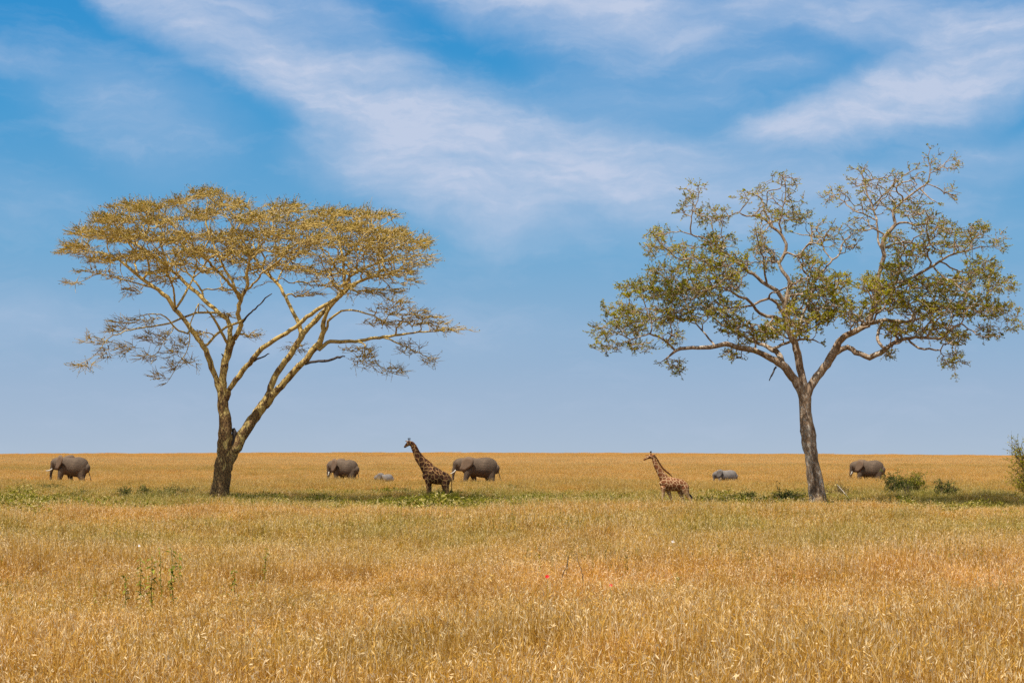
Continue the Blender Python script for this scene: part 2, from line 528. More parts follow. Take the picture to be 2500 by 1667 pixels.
for (cx, cy, rx, ry, n) in spots:
    for i in range(int(n * 0.85)):
        a = rng.normal(0, 0.5, 2)
        px = cx + a[0] * rx; gy = max(1196, cy + 8 + a[1] * ry * 1.1 + 5 * math.sin(px * 0.021) + 3 * math.sin(px * 0.057))
        d = D(gy); pp.append(((px - 1250) / F * d, d, 0)); sizes.append(1.25 if cx in (1045, 1090, 40) else 1.0)
n = len(pp)
sc_ = rng.uniform(0.5, 1.15, n) * np.array(sizes)
scatter('green_undergrowth', pp, np.stack([np.zeros(n), np.zeros(n), rng.uniform(0, 6.28, n)], 1),
        np.stack([sc_, sc_, sc_], 1), rng.integers(0, 6, n), herbs, 'leafy green herbs in the moist strip between the two trees', 'undergrowth')

# ------------------------------------------------------------------ trees
class Tree:
    def __init__(s, conv, D0, seed):
        s.conv = conv; s.D0 = D0
        s.P = []; s.par = []; s.rf = []; s.limb = []; s.path = []
        s.names = {}
        s.rng = np.random.default_rng(seed)
    def node(s, p, par, rf, limb):
        s.P.append(np.asarray(p, float)); s.par.append(par); s.rf.append(rf); s.limb.append(limb)
        s.path.append(0.0 if par < 0 else s.path[par] + float(np.linalg.norm(s.P[-1] - s.P[par])))
        return len(s.P) - 1
    def limb_(s, name, parent, pts, dend, step=0.3, wob=0.03, thick=1.15):
        """pts: (coordinate system, x, y, width) rows in photo coordinates; dend: depth offset reached at the end"""
        rows = []
        for p in pts:
            X, Y, w = s.conv(*p)
            rows.append((X, Y, w))
        if parent:
            ids = s.names[parent]
            best = min(ids, key=lambda i: (s.pix(i)[0] - rows[0][0]) ** 2 + (s.pix(i)[1] - rows[0][1]) ** 2)
            d0 = s.P[best][1] - s.D0
        else:
            best = -1; d0 = 0.0
        m = len(rows)
        L = [0.0]
        for i in range(1, m): L.append(L[-1] + math.hypot(rows[i][0] - rows[i - 1][0], rows[i][1] - rows[i - 1][1]))
        Q = []
        for i, (X, Y, w) in enumerate(rows):
            t = L[i] / L[-1]
            dd = s.D0 + d0 + (dend - d0) * t
            p = W(X, Y, dd)
            Q.append([*p, w / F * dd / 2])
        Q = catmull(Q, step)
        Q[:, 3] = np.where(Q[:, 3] < 0.14, Q[:, 3] * thick, Q[:, 3])
        ids = []
        par = best
        for i, q in enumerate(Q):
            p = q[:3].copy()
            if 0 < i < len(Q) - 1:
                p += s.rng.normal(0, wob, 3) * min(1.0, 0.6 + q[3])
            par = s.node(p, par, max(q[3], 0.006), name)
            ids.append(par)
        s.names[name] = ids
        return ids
    def pix(s, i):
        p = s.P[i]
        return 1250 + p[0] / p[1] * F, HY - (p[2] - H) / p[1] * F
    def grow(s, A, bf=0.2, step=0.28, maxr=0.3, crook=0.06, ok=None):
        """connect each attractor point to the tree at the cheapest node"""
        N0 = len(s.P)
        cap = N0 + len(A) * 30 + 1000
        PP = np.zeros((cap, 3)); PL = np.zeros(cap)
        PP[:N0] = np.array(s.P); PL[:N0] = s.path
        okm = np.zeros(cap, bool)
        for i in range(N0):
            okm[i] = s.rf[i] < maxr and (ok is None or s.limb[i] in ok or True)
        A = np.asarray(A, float)
        base = PP[:N0][okm[:N0]]
        dd = np.array([np.min(((base - a) ** 2).sum(1)) for a in A])
        order = np.argsort(dd)
        n = N0
        dead = set()
        for ai in order:
            a = A[ai]
            d = np.sqrt(((PP[:n] - a) ** 2).sum(1))
            cost = d + bf * PL[:n]
            cost[~okm[:n]] = 1e9
            # discourage growing straight down from a node
            cost += np.where(PP[:n, 2] > a[2] + 0.3, 0.35 * (PP[:n, 2] - a[2]), 0)
            b = int(np.argmin(cost))
            dist = d[b]
            if dist < 0.05: continue
            p0 = PP[b]
            pr = s.par[b]
            tan = p0 - PP[pr] if pr >= 0 else np.array([0, 0, 1.0])
            tan = tan / (np.linalg.norm(tan) + 1e-9)
            dirn = (a - p0) / dist
            m = max(1, int(round(dist / step)))
            c1 = p0 + (tan * 0.45 + dirn * 0.55) * dist * 0.4 + np.array([0, 0, 0.04 * dist])
            c2 = a - (dirn + np.array([0, 0, s.rng.uniform(-0.5, 0.5)])) * dist * 0.3
            par = b
            for k in range(1, m + 1):
                t = k / m
                q = (1 - t) ** 3 * p0 + 3 * (1 - t) ** 2 * t * c1 + 3 * (1 - t) * t * t * c2 + t ** 3 * a
                if k < m: q = q + s.rng.normal(0, crook, 3)
                par = s.node(q, par, 0.0, None)
                PP[n] = q; PL[n] = s.path[-1]; okm[n] = True
                n += 1
    def radii(s, tip, e):
        n = len(s.P)
        acc = np.zeros(n)
        R = np.zeros(n)
        s.kids = [[] for _ in range(n)]
        for i in range(n - 1, -1, -1):
            r = tip if acc[i] == 0 else acc[i] ** (1 / e)
            if s.rf[i] > 0: R[i] = max(s.rf[i], tip)
            else:
                R[i] = r
            if s.par[i] >= 0:
                if s.rf[i] == 0: acc[s.par[i]] += r ** e
                s.kids[s.par[i]].append(i)
        # no twig thicker than what carries it
        for i in range(n):
            p = s.par[i]
            if p >= 0 and s.rf[i] == 0: R[i] = min(R[i], R[p] * (0.97 if s.rf[p] == 0 else 0.7), 0.07)
        s.R = R
        return R
    def chains(s):
        n = len(s.P); used = [False] * n
        out = []
        starts = [i for i in range(n) if s.par[i] < 0]
        stack = [(i, -1) for i in starts]
        while stack:
            i, pr = stack.pop()
            ch = [pr] if pr >= 0 else []
            cur = i
            while True:
                ch.append(cur)
                ks = s.kids[cur]
                if not ks: break
                same = [k for k in ks if s.limb[k] == s.limb[cur] and s.limb[cur] is not None]
                if same: nx = same[0]
                elif s.limb[cur] is not None:
                    nx = None
                else: nx = max(ks, key=lambda k: s.R[k])
                for k in ks:
                    if k != nx: stack.append((k, cur))
                if nx is None: break
                cur = nx
            if len(ch) >= 2: out.append(ch)
        return out
    def wood(s, origin, skip=()):
        mb = MB(); PA = np.array(s.P)
        for ch in s.chains():
            if s.limb[ch[-1]] in skip: continue
            P = PA[ch]; R = s.R[ch].copy()
            if s.limb[ch[0]] != s.limb[ch[-1]] or s.limb[ch[-1]] is None:
                R[0] = min(R[0], R[1] * 1.25)
            R[-1] *= 0.5
            r = R.max()
            sd = 18 if r > 0.25 else 10 if r > 0.1 else 6 if r > 0.04 else 4 if r > 0.02 else 3
            tone = np.repeat(np.clip(R / 0.35, 0, 1), sd)
            tube(mb, P, R, sd, tone=tone, rough=0.045 if r > 0.1 else 0.0, rng=s.rng, cap=(s.limb[ch[-1]] is not None))
        return mb.mesh('trunk', origin)
    def sprays(s, origin, rmax, per_tip, length, tw, leaf, nleaf, spread, up, dens, leaftone, twk=1.0, mid=0.5, radial=0.0):
        """fine twigs with small leaves around every thin node"""
        mb = MB(); mt = MB(); rng = s.rng
        PA = np.array(s.P)
        for i in range(len(s.P)):
            if s.R[i] > rmax or s.par[i] < 0: continue
            tipn = not s.kids[i]
            k = per_tip if tipn else (1 if rng.random() < mid else 0)
            if k == 0: continue
            p = PA[i]; dr = p - PA[s.par[i]]; dr /= (np.linalg.norm(dr) + 1e-9)
            dn = dens(p)
            for _ in range(k):
                d = dr * 0.8 + rng.normal(0, spread, 3) * np.array([1, 1, 0.55]); d[2] += up
                if radial:
                    ra = p - origin; ra[2] = 0; ra /= (np.linalg.norm(ra) + 1e-9); d = d * np.array([1, 1, 0.6]) + ra * radial
                d /= np.linalg.norm(d)
                L = length * rng.uniform(0.5, 1.2)
                e = p + d * L
                bend = np.array([0, 0, rng.normal(0, 0.1) * L])
                md = p + d * L * 0.5 + rng.normal(0, 0.06 * L, 3) + bend * 0.4
                e = e + bend
                tube(mt, [p, md, e], [tw, tw * 0.7, tw * 0.3], 3, tone=0.0, cap=False)
                nl = rng.poisson(nleaf * dn)
                for j in range(nl):
                    t = rng.random() ** 0.7
                    c = (1 - t) * p + t * e + (md - (p + e) / 2) * 4 * t * (1 - t) * 0.5
                    ld = rng.normal(0, 1, 3) + d * 0.8; ld[2] = ld[2] * 0.5 + 0.15
                    ld /= np.linalg.norm(ld)
                    sd_ = np.cross(ld, rng.normal(0, 0.45, 3) + np.array([0, 0, 1.0])); sd_ /= (np.linalg.norm(sd_) + 1e-9)
                    ll = leaf * rng.uniform(0.6, 1.4); w = ll * 0.27
                    mb.add([c, c + ld * ll * .5 + sd_ * w, c + ld * ll, c + ld * ll * .5 - sd_ * w], [(0, 1, 2, 3)],
                           float(np.clip(leaftone(p) + rng.normal(0, 0.2), 0, 1)))
        return mt.mesh('twigs', origin), mb.mesh('crown', origin, smooth=False)

def conv1(cs, x, y, w):
    if cs == 1: return 100 + x / 2.138, 430 + y / 2.138, w / 2.138
    return 400 + x / 3.408, 800 + y / 3.408, w / 3.408
def conv2(cs, x, y, w):
    if cs == 3: return 1400 + x / 2.138, 330 + y / 2.138, w / 2.138
    return 1800 + x / 3.408, 800 + y / 3.408, w / 3.408

def C_(k, *pts): return [(k, *p) for p in pts]

# ---- left tree: yellow barked flat topped acacia
D1 = D(1240)
T = Tree(conv1, D1, 11)
T.limb_('trunk', None, C_(2, (455, 1505, 215), (457, 1430, 178), (472, 1330, 155), (488, 1220, 142), (497, 1110, 128), (505, 1000, 120), (512, 880, 116), (508, 760, 100),
        (492, 640, 88), (489, 540, 82), (487, 430, 64), (500, 330, 64), (525, 230, 64), (552, 145, 62), (580, 85, 58)), -0.3, wob=0.02)
T.limb_('B', 'trunk', C_(2, (505, 1200, 110), (545, 1090, 108), (615, 955, 98), (685, 845, 92), (760, 735, 86), (850, 615, 80), (872, 575, 66), (905, 450, 54), (955, 355, 50),
        (1010, 280, 50), (1060, 210, 50), (1110, 130, 48), (1140, 80, 46)) +
        C_(1, (1400, 790, 26), (1445, 740, 24), (1500, 680, 22), (1545, 640, 21), (1590, 590, 18), (1600, 540, 14), (1640, 505, 11), (1740, 460, 9), (1850, 430, 6)), 1.5)
T.limb_('B2', 'B', C_(2, (850, 640, 70), (900, 570, 62), (980, 480, 58), (1060, 390, 55), (1130, 320, 52), (1200, 240, 50), (1260, 160, 50), (1310, 90, 46), (1322, 20, 38)) +
        C_(1, (1475, 760, 20), (1495, 705, 15), (1545, 645, 13), (1610, 585, 12), (1680, 545, 10), (1760, 520, 8), (1860, 515, 5)), -3.0)
T.limb_('B1up', 'B', C_(1, (1590, 590, 15), (1580, 500, 13), (1575, 430, 11), (1560, 360, 9), (1540, 300, 6), (1500, 240, 4)), 3.5)
T.limb_('B1b', 'B', C_(1, (1355, 845, 24), (1350, 770, 21), (1310, 700, 17), (1265, 610, 15), (1235, 560, 14), (1190, 520, 13), (1155, 480, 12), (1110, 420, 11), (1075, 375, 9), (1050, 300, 6)), 4.0)
T.limb_('B1c', 'B1b', C_(1, (1155, 480, 10), (1168, 430, 9), (1145, 380, 8), (1180, 320, 6), (1230, 260, 5), (1260, 200, 3)), 2.0)
T.limb_('B1d', 'B1b', C_(1, (1235, 560, 8), (1255, 500, 7), (1320, 430, 6), (1400, 370, 5), (1460, 300, 4)), 6.0)
T.limb_('Cc', 'trunk', C_(2, (525, 590, 46), (540, 520, 42), (572, 470, 40), (625, 405, 39), (685, 325, 38), (740, 260, 37), (790, 200, 36), (850, 150, 35), (940, 90, 31), (1020, 40, 30), (1085, 2, 29)) +
        C_(1, (1365, 752, 19), (1430, 705, 17), (1500, 665, 16), (1560, 628, 14), (1620, 572, 13), (1700, 530, 10), (1800, 515, 8), (1890, 480, 5)), -4.5)
T.limb_('D', 'B2', C_(1, (1455, 905, 18), (1490, 868, 18), (1560, 862, 17), (1640, 862, 15), (1720, 850, 14), (1790, 840, 13), (1850, 830, 11), (1920, 820, 9), (2000, 812, 7), (2080, 805, 5), (2160, 800, 3), (2230, 802, 2)), -1.0)
T.limb_('D2', 'B2', C_(1, (1490, 800, 13), (1512, 745, 11), (1570, 705, 9), (1640, 703, 8), (1720, 722, 7), (1790, 760, 6), (1850, 790, 4)), -5.0)
T.limb_('D3', 'D', C_(1, (1640, 862, 8), (1690, 880, 7), (1690, 940, 5), (1700, 990, 3)), -2.5)
T.limb_('D4', 'D', C_(1, (1780, 842, 8), (1860, 870, 7), (1930, 900, 5), (2000, 935, 4), (2060, 965, 2.5)), -3.0)
T.limb_('D5', 'D3', C_(1, (1690, 880, 5), (1730, 930, 4), (1765, 990, 4), (1830, 1025, 2.5), (1880, 1040, 1.5)), -3.5)
T.limb_('A1', 'trunk', C_(2, (470, 560, 46), (445, 470, 42), (415, 380, 46), (385, 280, 50), (350, 180, 49), (310, 120, 43), (260, 60, 39), (225, 10, 35)) +
        C_(1, (745, 745, 21), (700, 690, 21), (660, 637, 20), (610, 595, 18), (560, 560, 16), (510, 520, 15), (460, 480, 14), (430, 452, 12), (380, 425, 10), (330, 405, 8), (270, 395, 6), (200, 398, 4), (110, 403, 2)), -1.0)
T.limb_('A1b', 'A1', C_(1, (700, 690, 12), (695, 620, 10), (688, 570, 9), (660, 510, 8), (648, 450, 7), (600, 380, 5), (560, 320, 4)), -5.0)
T.limb_('A1c', 'A1', C_(1, (712, 680, 11), (745, 630, 11), (765, 590, 10), (790, 540, 8), (810, 470, 6), (800, 390, 4)), 3.0)
T.limb_('A1d', 'A1', C_(1, (765, 822, 10), (705, 795, 8), (672, 752, 7), (630, 722, 6), (560, 722, 5), (490, 740, 3)), -3.0)
T.limb_('A1e', 'A1', C_(1, (510, 520, 10), (490, 460, 8), (495, 400, 7), (440, 330, 6), (400, 270, 4)), 3.5)
T.limb_('A1f', 'A1', C_(1, (600, 590, 9), (520, 565, 7), (450, 545, 6), (380, 525, 5), (290, 510, 4), (230, 545, 3), (150, 562, 2)), -4.0)
T.limb_('A2', 'trunk', C_(2, (555, 140, 50), (552, 70, 44)) + C_(1, (985, 765, 21), (950, 730, 19), (900, 690, 18), (860, 655, 18), (830, 625, 17), (790, 590, 17), (750, 550, 16), (710, 515, 15), (670, 480, 14), (620, 440, 13),
        (560, 400, 12), (500, 360, 10), (440, 335, 8), (350, 310, 5)), 4.0)
T.limb_('A2b', 'A2', C_(1, (850, 645, 11), (838, 600, 10), (800, 545, 9), (770, 510, 8), (720, 480, 6), (660, 420, 5)), 6.5)
T.limb_('A2c', 'trunk', C_(1, (978, 880, 14), (940, 815, 13), (915, 765, 12), (888, 722, 9), (860, 690, 5)), -2.0)
T.limb_('A2d', 'A2', C_(1, (670, 480, 9), (640, 400, 8), (600, 310, 7), (520, 250, 5), (490, 190, 3)), 2.0)
T.limb_('A3', 'trunk', C_(2, (585, 90, 46)) + C_(1, (1045, 780, 22), (1030, 720, 21), (1040, 650, 19), (1060, 610, 17), (1080, 570, 15), (1072, 510, 14), (1090, 440, 12), (1080, 380, 10), (1050, 330, 8), (1000, 260, 6), (960, 200, 4)), -2.5)
T.limb_('A3b', 'A3', C_(1, (1040, 645, 15), (1018, 600, 15), (985, 562, 14), (950, 522, 13), (905, 480, 12), (870, 440, 11), (830, 410, 9), (780, 350, 6), (740, 280, 4)), -6.5)
T.limb_('A3c', 'A3', C_(1, (1020, 600, 11), (998, 540, 12), (960, 490, 11), (930, 420, 10), (900, 350, 9), (870, 280, 8), (858, 200, 6), (870, 130, 4), (850, 88, 2)), 0.5)
T.limb_('A3d', 'A3', C_(1, (1082, 590, 10), (1130, 540, 9), (1160, 500, 8), (1220, 460, 7), (1290, 400, 6), (1360, 365, 5)), -6.0)
T.limb_('G', 'A1', C_(1, (868, 880, 12), (905, 835, 12), (960, 792, 11), (1020, 770, 11), (1060, 745, 9)), -1.0)
T.limb_('Fl', 'A2', C_(1, (930, 712, 11), (870, 712, 11), (810, 713, 10), (750, 735, 10), (680, 765, 9), (600, 780, 8), (530, 790, 8), (470, 800, 6), (410, 820, 5), (350, 850, 4), (300, 910, 3), (250, 960, 2.5), (180, 985, 1.5)), -2.0)
T.limb_('Fh', 'Fl', C_(1, (820, 712, 6), (822, 668, 6), (800, 720, 6), (776, 790, 6), (775, 860, 5), (755, 930, 4), (720, 970, 3.5), (690, 1030, 2.5), (655, 1080, 1.5)), -2.4, wob=0.02)
T.limb_('Fk', 'Fl', C_(1, (680, 765, 6), (690, 800, 5), (640, 860, 4), (610, 920, 3), (560, 950, 2)), -3.0)
T.limb_('right_end', 'B', C_(1, (1740, 460, 8), (1820, 400, 6), (1900, 350, 5), (1980, 345, 3), (2040, 345, 2)), 0.0)
T.limb_('right_top', 'B1up', C_(1, (1575, 430, 9), (1640, 370, 8), (1700, 310, 7), (1780, 260, 5), (1830, 225, 3)), 0.5)

pads = [(860, 95, 90, 25), (740, 128, 70, 18), (520, 160, 160, 26), (980, 150, 110, 28), (1270, 178, 120, 22), (1490, 190, 100, 20), (1700, 212, 140, 22), (400, 220, 130, 28),
        (620, 230, 140, 28), (850, 200, 120, 30), (1120, 215, 150, 30), (1400, 245, 150, 30), (1620, 270, 160, 30), (1820, 310, 120, 28), (300, 290, 130, 26), (185, 370, 90, 22),
        (450, 310, 150, 35), (700, 320, 140, 35), (950, 310, 150, 35), (1200, 300, 150, 35), (1450, 340, 150, 35), (1700, 360, 150, 35), (1950, 350, 100, 25), (1970, 430, 90, 30),
        (1800, 430, 140, 30), (1540, 430, 120, 30), (540, 410, 120, 28), (800, 395, 120, 28), (1050, 380, 120, 30), (1300, 400, 110, 30)]
pads += [(350, 430, 120, 20), (600, 500, 100, 20), (850, 480, 90, 18), (1150, 470, 90, 18), (1320, 480, 110, 22), (1460, 500, 120, 20), (1650, 490, 130, 22), (1850, 500, 110, 18), (960, 420, 110, 20), (720, 460, 90, 16), (1560, 560, 90, 14)]
lowp = [(280, 500, 110, 14, -3.5), (170, 560, 50, 8, -4), (400, 535, 80, 18, -3.5), (480, 600, 60, 22, -3), (1050, 450, 70, 18, 2), (1000, 590, 100, 16, 3), (1010, 530, 80, 14, 4), (1390, 560, 90, 14, 3.5),
        (1250, 440, 70, 22, 5), (1390, 615, 80, 16, 3), (1650, 600, 110, 22, -4), (1800, 600, 110, 20, -3.5), (1890, 550, 70, 18, -4), (1750, 520, 100, 22, -4), (1850, 665, 80, 20, -5),
        (1850, 705, 140, 24, -4.5), (1980, 735, 110, 20, -3), (2120, 800, 90, 14, -1.3), (1760, 765, 80, 20, -4.5), (1900, 770, 90, 20, -2), (2050, 770, 80, 14, -1.5),
        (2040, 960, 50, 20, -3), (1690, 960, 60, 50, -2.6), (1830, 1020, 70, 18, -3.4), (1920, 900, 60, 36, -2.8), (1640, 900, 60, 20, -2.4),
        (440, 750, 80, 20, -2.6), (550, 750, 60, 20, -2.8), (400, 800, 80, 20, -2), (300, 860, 80, 20, -2), (220, 985, 50, 14, -2), (330, 920, 40, 30, -2), (460, 900, 60, 26, -2.6), (600, 850, 90, 36, -2.7), (560, 945, 60, 16, -3),
        (690, 930, 60, 20, -2.6), (620, 1050, 40, 14, -2.5), (780, 970, 50, 18, -2.4), (690, 1000, 40, 22, -2.5), (720, 880, 50, 24, -2.6),
        (1100, 830, 50, 16, -1), (850, 820, 36, 10, -1.4), (960, 730, 50, 16, 0), (1330, 890, 50, 22, 1.5), (660, 540, 80, 26, 1.5), (700, 440, 90, 26, 4), (620, 480, 70, 20, -3), (300, 410, 100, 20, -0.5)]
A = []
rg = np.random.default_rng(21)
def pad_points(conv, cs, D0, cx, cy, rx, ry, dc, n, dr=None):
    out = []
    for _ in range(n):
        while True:
            q = rg.uniform(-1, 1, 3)
            if (q ** 2).sum() <= 1: break
        X, Y, _w = conv(cs, cx + q[0] * rx, cy + q[1] * ry, 1)
        mx = rx / 2.138 / F * D0
        dd = D0 + dc + q[2] * (dr if dr else max(0.8, mx))
        out.append(W(X, Y, dd))
    return out
for (cx, cy, rx, ry) in pads:
    u = (cx - 1080) / 1080.0
    hd = 7.8 * math.sqrt(max(0.05, 1 - u * u))
    n = int(rx * ry / 120) + 10
    for layer in (-0.75, -0.25, 0.2, 0.65):
        dc = hd * (layer + rg.uniform(-0.12, 0.12))
        jx = rg.uniform(-25, 25); jy = rg.uniform(-6, 10)
        A += pad_points(conv1, 1, D1, cx + jx, cy + jy + rg.uniform(-8, 12), rx, ry * 1.1, dc, n if cy < 420 else n // 2, dr=1.5)
for (cx, cy, rx, ry, dc) in lowp:
    A += pad_points(conv1, 1, D1, cx, cy, rx, ry, dc, int(rx * ry / 75) + 10, dr=0.9)
T.grow(A, bf=0.12, step=0.26, maxr=0.16, crook=0.045)
T.radii(0.020, 2.45)
base1 = W(535, 1240, D1); base1[2] = 0
t1 = empty('acacia_tree', base1, 'yellow barked flat topped acacia with a forked trunk, left of the giraffes', 'tree')

m_bark1, nt = newmat('yellow_acacia_bark')
pos = N(nt, 'ShaderNodeNewGeometry').outputs['Position']
oz = N(nt, 'ShaderNodeSeparateXYZ'); nt.links.new(pos, oz.inputs[0])
thick = attr(nt, 'tone')
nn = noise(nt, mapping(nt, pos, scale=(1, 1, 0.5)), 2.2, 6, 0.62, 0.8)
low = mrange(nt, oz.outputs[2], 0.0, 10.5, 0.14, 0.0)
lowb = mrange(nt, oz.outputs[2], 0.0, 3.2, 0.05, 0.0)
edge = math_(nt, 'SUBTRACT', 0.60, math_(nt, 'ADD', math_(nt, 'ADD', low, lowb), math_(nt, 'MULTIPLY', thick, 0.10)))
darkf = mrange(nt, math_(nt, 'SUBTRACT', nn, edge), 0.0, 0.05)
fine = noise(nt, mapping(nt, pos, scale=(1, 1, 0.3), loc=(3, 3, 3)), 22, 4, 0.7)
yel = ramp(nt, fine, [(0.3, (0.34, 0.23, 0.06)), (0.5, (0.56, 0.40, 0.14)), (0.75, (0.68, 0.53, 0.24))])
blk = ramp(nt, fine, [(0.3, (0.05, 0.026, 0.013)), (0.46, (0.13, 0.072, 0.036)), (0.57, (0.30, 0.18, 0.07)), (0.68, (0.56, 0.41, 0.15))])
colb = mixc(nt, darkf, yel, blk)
finish(nt, colb, 0.9, 0, spec=0.08, bump=math_(nt, 'ADD', fine, math_(nt, 'MULTIPLY', nn, 2.0)), bstr=0.9, bdist=0.06)

m_twig1 = plain('acacia_twig', (0.46, 0.31, 0.085), 0.9)
m_leaf1 = leaf_mat('feathery_acacia_leaf', [(0, (0.045, 0.055, 0.005)), (0.35, (0.13, 0.135, 0.009)), (0.65, (0.25, 0.185, 0.019)), (1, (0.46, 0.29, 0.05))], 0.36)
m_deadw = plain('weathered_dead_wood', (0.075, 0.06, 0.052), 0.9)
zt = base1[2]
def dens1(p):
    return 1.0 if p[2] > 13.0 else 0.5
def tone1(p):
    return 0.55 - 0.22 * min(1, max(0, (p[2] - 14.0) / 3.5)) + 0.16 * math.sin(p[0] * 2.1 + 1.7 * math.sin(p[1] * 1.3)) * math.sin(p[2] * 2.3)
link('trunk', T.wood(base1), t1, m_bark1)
tw, cr = T.sprays(base1, 0.032, 5, 0.66, 0.017, 0.090, 4.2, 0.42, 0.15, dens1, tone1, mid=0.6, radial=0.4)
link('twigs', tw, t1, m_twig1)
link('crown', cr, t1, m_leaf1)
def stub(tree, parent, pts, dend, conv, base, obj):
    rows = [conv(*p) for p in pts]
    ids = tree.names[parent]
    best = min(ids, key=lambda i: (tree.pix(i)[0] - rows[0][0]) ** 2 + (tree.pix(i)[1] - rows[0][1]) ** 2)
    d0 = tree.P[best][1]
    Q = []
    for i, (X, Y, w) in enumerate(rows):
        dd = d0 + dend * i / (len(rows) - 1)
        Q.append([*W(X, Y, dd), w / F * dd / 2])
    Q = catmull(Q, 0.2)
    P = Q[:, :3] + tree.rng.normal(0, 0.02, (len(Q), 3)); P[0] = Q[0, :3]
    mb = MB(); tube(mb, P, Q[:, 3] * (1 + tree.rng.normal(0, 0.08, len(Q))), 8)
    link('dead_branch', mb.mesh('dead_branch', base), obj, m_deadw)
stub(T, 'B2', C_(2, (1175, 300, 26), (1230, 285, 23), (1290, 276, 21), (1370, 274, 22), (1440, 246, 20), (1508, 238, 9)), -1.0, conv1, base1, t1)
stub(T, 'Cc', C_(2, (725, 285, 22), (780, 262, 16), (840, 237, 13), (875, 212, 6)), -0.5, conv1, base1, t1)
stub(T, 'A3', C_(1, (1050, 765, 12), (1085, 722, 10), (1130, 680, 8), (1170, 640, 7), (1206, 612, 4)), -0.8, conv1, base1, t1)
stub(T, 'trunk', C_(2, (560, 1000, 40), (578, 930, 44), (585, 870, 40), (580, 835, 26)), 0.1, conv1, base1, t1)
stub(T, 'trunk', C_(2, (520, 270, 22), (495, 235, 18), (482, 212, 9)), -0.3, conv1, base1, t1)

# ---- right tree: grey barked tree with greener open crown
D2 = D(1247)
T = Tree(conv2, D2, 12)
T.limb_('trunk', None, C_(4, (672, 1570, 185), (672, 1490, 155), (668, 1400, 142), (652, 1300, 135), (636, 1200, 122), (620, 1100, 108), (604, 1000, 114), (590, 900, 128), (576, 800, 114),
        (566, 700, 100), (562, 600, 104), (558, 520, 118)), 0.0, wob=0.012)
T.limb_('L', 'trunk', C_(4, (555, 580, 80), (522, 500, 74), (480, 438, 70), (430, 370, 70), (370, 305, 66), (310, 268, 56), (250, 238, 50), (180, 203, 46), (100, 182, 42), (20, 168, 40)) +
        C_(3, (800, 1088, 22), (740, 1100, 20), (680, 1110, 18), (620, 1110, 16), (560, 1115, 16), (520, 1132, 12), (490, 1160, 7), (455, 1185, 4)), -2.0)
T.limb_('L1', 'L', C_(3, (530, 1122, 12), (490, 1082, 10), (440, 1052, 9), (400, 1040, 8), (350, 1050, 6), (300, 1068, 5), (230, 1030, 4), (180, 1010, 3), (110, 1000, 2)), -3.5)
T.limb_('L2', 'L', C_(4, (372, 300, 56), (355, 240, 50), (325, 200, 46)) + C_(3, (1010, 1105, 18), (950, 1080, 15), (880, 1040, 12), (820, 1010, 10), (760, 980, 8), (720, 940, 6)), 3.0)
T.limb_('L3', 'L1', C_(3, (400, 1040, 7), (410, 980, 6), (380, 910, 5), (360, 840, 4)), -2.0)
T.limb_('L4', 'L2', C_(3, (1040, 1115, 14), (1110, 1085, 13), (1170, 1070, 12), (1230, 1065, 8), (1290, 1085, 4)), 4.0)
T.limb_('L5', 'L', C_(3, (740, 1100, 10), (690, 1040, 8), (640, 980, 7), (600, 900, 6), (560, 820, 5), (520, 740, 4)), 1.5)
T.limb_('M', 'trunk', C_(4, (572, 540, 60), (562, 480, 58), (543, 420, 62), (522, 340, 65), (505, 250, 63), (490, 170, 60), (465, 100, 56), (440, 50, 52), (415, 0, 50)) +
        C_(3, (1110, 940, 30), (1100, 880, 28), (1112, 840, 20), (1130, 790, 17), (1120, 740, 16), (1092, 710, 15), (1075, 670, 15), (1100, 620, 14), (1110, 570, 14), (1085, 520, 13), (1040, 480, 12),
                 (1000, 440, 10), (960, 420, 8), (905, 422, 7), (865, 405, 6), (900, 360, 4), (930, 320, 3)), 0.0)
T.limb_('M1', 'M', C_(3, (1102, 880, 20), (1062, 812, 19), (1010, 782, 17), (960, 742, 15), (900, 700, 13), (850, 660, 11), (800, 620, 9), (740, 580, 8), (690, 540, 7), (615, 518, 7), (618, 450, 6), (622, 400, 5), (650, 340, 4), (652, 270, 2.5)), -2.0)
T.limb_('M1b', 'M1', C_(3, (1010, 782, 10), (1000, 720, 9), (995, 660, 8), (978, 600, 6), (960, 540, 5), (945, 480, 3)), -3.5)
T.limb_('M1c', 'M1', C_(3, (740, 580, 6), (735, 520, 5), (720, 470, 4), (740, 400, 3)), -1.0)
T.limb_('M1d', 'M1', C_(3, (850, 660, 7), (760, 690, 6), (640, 640, 5), (560, 650, 5), (480, 590, 4), (420, 520, 3)), -4.0)
T.limb_('M2b', 'M', C_(3, (1040, 480, 9), (1000, 400, 8), (985, 350, 7), (962, 300, 5), (1000, 250, 3)), 2.0)
T.limb_('M2c', 'M', C_(3, (1085, 520, 9), (1075, 460, 8), (1090, 400, 7), (1102, 330, 5), (1110, 270, 4), (1095, 220, 3)), -1.0)
T.limb_('M3', 'M', C_(3, (1098, 965, 18), (1055, 950, 16), (1010, 945, 15), (970, 930, 14), (940, 888, 13), (900, 855, 13), (860, 840, 11), (800, 800, 9), (740, 790, 7), (680, 810, 5), (600, 790, 4)), -4.5)
T.limb_('M4', 'M', C_(3, (1102, 950, 16), (1078, 905, 15), (1042, 862, 13), (1000, 856, 11), (950, 882, 10), (880, 895, 8), (820, 900, 7), (730, 870, 5)), -2.5)
T.limb_('M5', 'M', C_(3, (1150, 1085, 14), (1170, 1030, 12), (1190, 960, 12), (1210, 900, 11), (1240, 840, 11), (1250, 780, 10), (1270, 740, 10), (1310, 700, 9), (1352, 650, 8), (1390, 620, 7), (1402, 570, 6), (1440, 530, 4), (1500, 500, 3)), 4.0)
